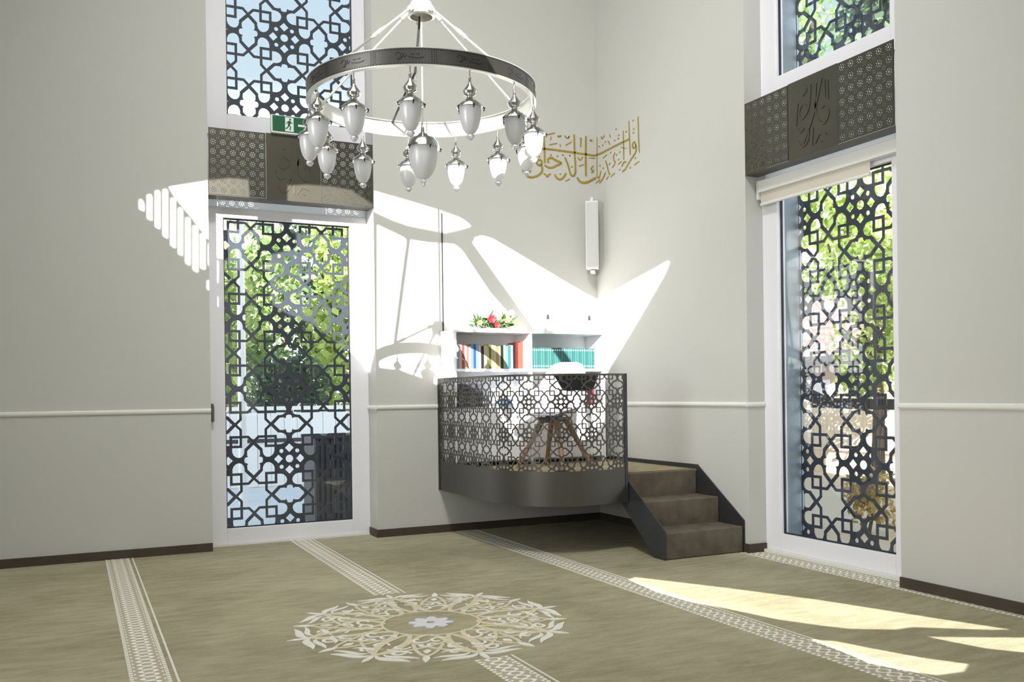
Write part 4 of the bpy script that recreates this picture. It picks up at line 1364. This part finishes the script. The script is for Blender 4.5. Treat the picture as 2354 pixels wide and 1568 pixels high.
def tree(name, label, x, y, z0, h, rx, ry, rz, m, n_leaves, size, group=None, trunk=True):
    r = thing(name, label, 'tree' if trunk else 'shrub', (x, y, z0), group)
    cz = z0 + h - rz
    mb = MB()
    blobs = [(Vector((random.uniform(-0.6, 0.6) * rx, random.uniform(-0.6, 0.6) * ry, random.uniform(-0.65, 0.65) * rz)), random.uniform(0.35, 0.6)) for _ in range(12)]
    for _ in range(n_leaves):
        c, s_ = random.choice(blobs)
        d = Vector((random.gauss(0, 1), random.gauss(0, 1), random.gauss(0, 1))).normalized() * random.uniform(0.5, 1.0)
        p_ = Vector((x, y, cz)) + c + Vector((d.x * rx * s_, d.y * ry * s_, d.z * rz * s_))
        a = Vector((random.gauss(0, 1), random.gauss(0, 1), random.gauss(0, 1))).normalized()
        b = a.cross(Vector((random.gauss(0, 1), random.gauss(0, 1), random.gauss(0, 1)))).normalized()
        L = size * random.uniform(0.6, 1.3)
        p_.z = max(p_.z, z0 + 0.02 + L)
        mb.add([p_ - a * L, p_ + b * L * 0.5, p_ + a * L, p_ - b * L * 0.5], [(0, 1, 2, 3)])
    k = MB()
    k.tube([(x, y, z0), (x + 0.04, y, z0 + (cz - z0) * 0.5), (x, y, cz + rz * 0.4)], 0.035 * h if trunk else 0.02, 8, 0.012 * h if trunk else 0.008)
    if trunk:
        for j in range(5):
            a = j * 2 * PI / 5
            k.tube([(x, y, cz - rz * 0.4), (x + math.cos(a) * rx * 0.6, y + math.sin(a) * ry * 0.6, cz + rz * random.uniform(-0.1, 0.5))], 0.012 * h, 6, 0.004 * h)
    obj('trunk' if trunk else 'stem', k, 'trunk', r, smooth=True)
    cr = MB()
    me_ = mb.mesh('crown')
    c_ = link_mesh('crown', me_, m, r)
    c_['kind'] = 'stuff'
    return r


# beyond the left door
tree('garden_tree', 'bright yellow-green tree at the right of the view through the left glass door', 0.75, 10.2, 0.03, 4.9, 1.5, 1.1, 2.1, 'leafA', 4200, 0.11)
tree('garden_tree', 'mid green tree behind the fence in the centre of the left door view', -1.3, 12.4, 0.03, 4.9, 1.7, 0.9, 2.2, 'leafB', 4200, 0.11)
tree('garden_tree', 'leafy green tree at the left of the view through the left glass door', -2.6, 9.4, 0.03, 3.7, 1.5, 1.0, 1.6, 'leafA', 3200, 0.10)
tree('garden_tree', 'dark conifer behind the garden, at the upper left of the left door', -3.4, 15.0, 0.03, 6.0, 1.7, 1.3, 2.8, 'leafC', 3600, 0.13)
tree('garden_tree', 'dark tree behind the yellow-green tree outside the left door', 1.5, 15.6, 0.03, 5.8, 2.4, 1.4, 2.8, 'leafC', 3600, 0.13)
for i, (x_, lab) in enumerate(((-2.95, 'dark green hedge bush behind the left part of the white fence'), (-1.35, 'dark green hedge bush behind the middle of the white fence'), (0.25, 'dark green hedge bush behind the right part of the white fence'))):
    tree('hedge_bush', lab, x_, 6.6, -0.03, 1.75, 0.68, 0.5, 0.8, 'leafB' if i != 1 else 'leafC', 2200, 0.06, 'hedge bushes behind the white fence', trunk=False)

# beyond the right door
cf = thing('plank_fence', 'cream vertical plank fence across the terrace outside the right door', 'fence', (5.3, 1.5, -0.03))
yy = -1.2
for k in range(38):
    obj('plank', MB().box(5.3, 5.325, yy, yy + 0.125, -0.02, 0.98), 'plank', cf)
    yy += 0.13
obj('lower_rail', MB().box(5.27, 5.3, -1.2, 3.7, 0.30, 0.36), 'plank', cf)
hr = thing('handrail', 'dark sloping handrail outside the right glass door', 'handrail', (1.92, -0.9, -0.03))
bm_ = MB().add([(1.87, -2.6, 0.96), (1.96, -2.6, 0.96), (1.96, -2.6, 1.05), (1.87, -2.6, 1.05), (1.87, -0.85, 0.98), (1.96, -0.85, 0.98), (1.96, -0.85, 1.07), (1.87, -0.85, 1.07), (1.87, 0.8, 1.55), (1.96, 0.8, 1.55), (1.96, 0.8, 1.66), (1.87, 0.8, 1.66)],
               [(0, 1, 2, 3), (0, 4, 5, 1), (1, 5, 6, 2), (2, 6, 7, 3), (3, 7, 4, 0), (4, 8, 9, 5), (5, 9, 10, 6), (6, 10, 11, 7), (7, 11, 8, 4), (8, 11, 10, 9)])
obj('top_beam', bm_, 'darkwood', hr)
for yy in (-2.56, 0.72):
    obj('post', MB().box(1.89, 1.94, yy, yy + 0.05, -0.03, 1.0), 'darkwood', hr)
struct(obj('ground', MB().box(TH + 0.02, 5.29, -4.0, 3.4, -0.03, -0.02), 'plank'))

hs = thing('neighbour_house', 'pale neighbouring house with a rose tiled roof beyond the right door', 'house', (7.4, 4.5, -0.03))
obj('wall', MB().box(6.2, 8.6, 2.75, 8, -0.03, 1.75), 'housewall', hs)
rf = MB().add([(5.8, 2.6, 1.62), (5.8, 8.3, 1.62), (7.4, 8.3, 2.75), (7.4, 2.6, 2.75), (9.0, 8.3, 1.62), (9.0, 2.6, 1.62)], [(0, 1, 2, 3), (3, 2, 4, 5), (0, 3, 5), (1, 4, 2), (0, 5, 4, 1)])
RF = obj('roof', rf, 'roof', hs)
for k in range(12):
    t_ = (k + 0.5) / 12
    xa, za = 5.8 + 1.6 * t_, 1.62 + 1.13 * t_
    obj('tile_course', MB().add([(xa - 0.07, 2.6, za - 0.05), (xa - 0.07, 8.3, za - 0.05), (xa + 0.07, 8.3, za + 0.055), (xa + 0.07, 2.6, za + 0.055), (xa - 0.07, 2.6, za), (xa - 0.07, 8.3, za)], [(4, 5, 2, 3), (0, 1, 5, 4), (0, 4, 3), (1, 2, 5)]), 'roof', RF)
obj('gutter', MB().tube([(5.76, 2.55, 1.60), (5.76, 8.35, 1.60)], 0.05, 8), 'darkwood', hs)
obj('window', MB().box(6.17, 6.2, 3.4, 4.1, 0.5, 1.3), 'white', hs)

tree('garden_tree', 'bright green tree above the rose roof, seen through the right door', 15.5, 12.0, -0.03, 7.8, 2.8, 1.8, 3.4, 'leafA', 4200, 0.14)
tree('garden_tree', 'small green tree in front of the plank fence, seen through the right door', 4.5, 0.95, -0.03, 2.9, 0.62, 0.7, 0.95, 'leafA', 2600, 0.055)
tree('garden_tree', 'pale loose tree at the left of the upper right window', 11.0, 10.0, -0.03, 12.0, 2.0, 1.8, 3.6, 'leafB', 4200, 0.13)
tree('garden_tree', 'tall dark tree at the right of the upper right window', 11.2, 6.1, -0.03, 13.0, 1.8, 1.8, 5.0, 'leafC', 6000, 0.15)
tree('garden_shrub', 'russet shrub at the lower right of the right door view', 1.45, -1.75, -0.03, 0.55, 0.26, 0.3, 0.25, 'leafD', 900, 0.03, trunk=False)
tree('garden_shrub', 'green shrub at the foot of the right door, beside the russet shrub', 1.35, -2.55, -0.03, 0.62, 0.26, 0.3, 0.28, 'leafA', 900, 0.03, trunk=False)
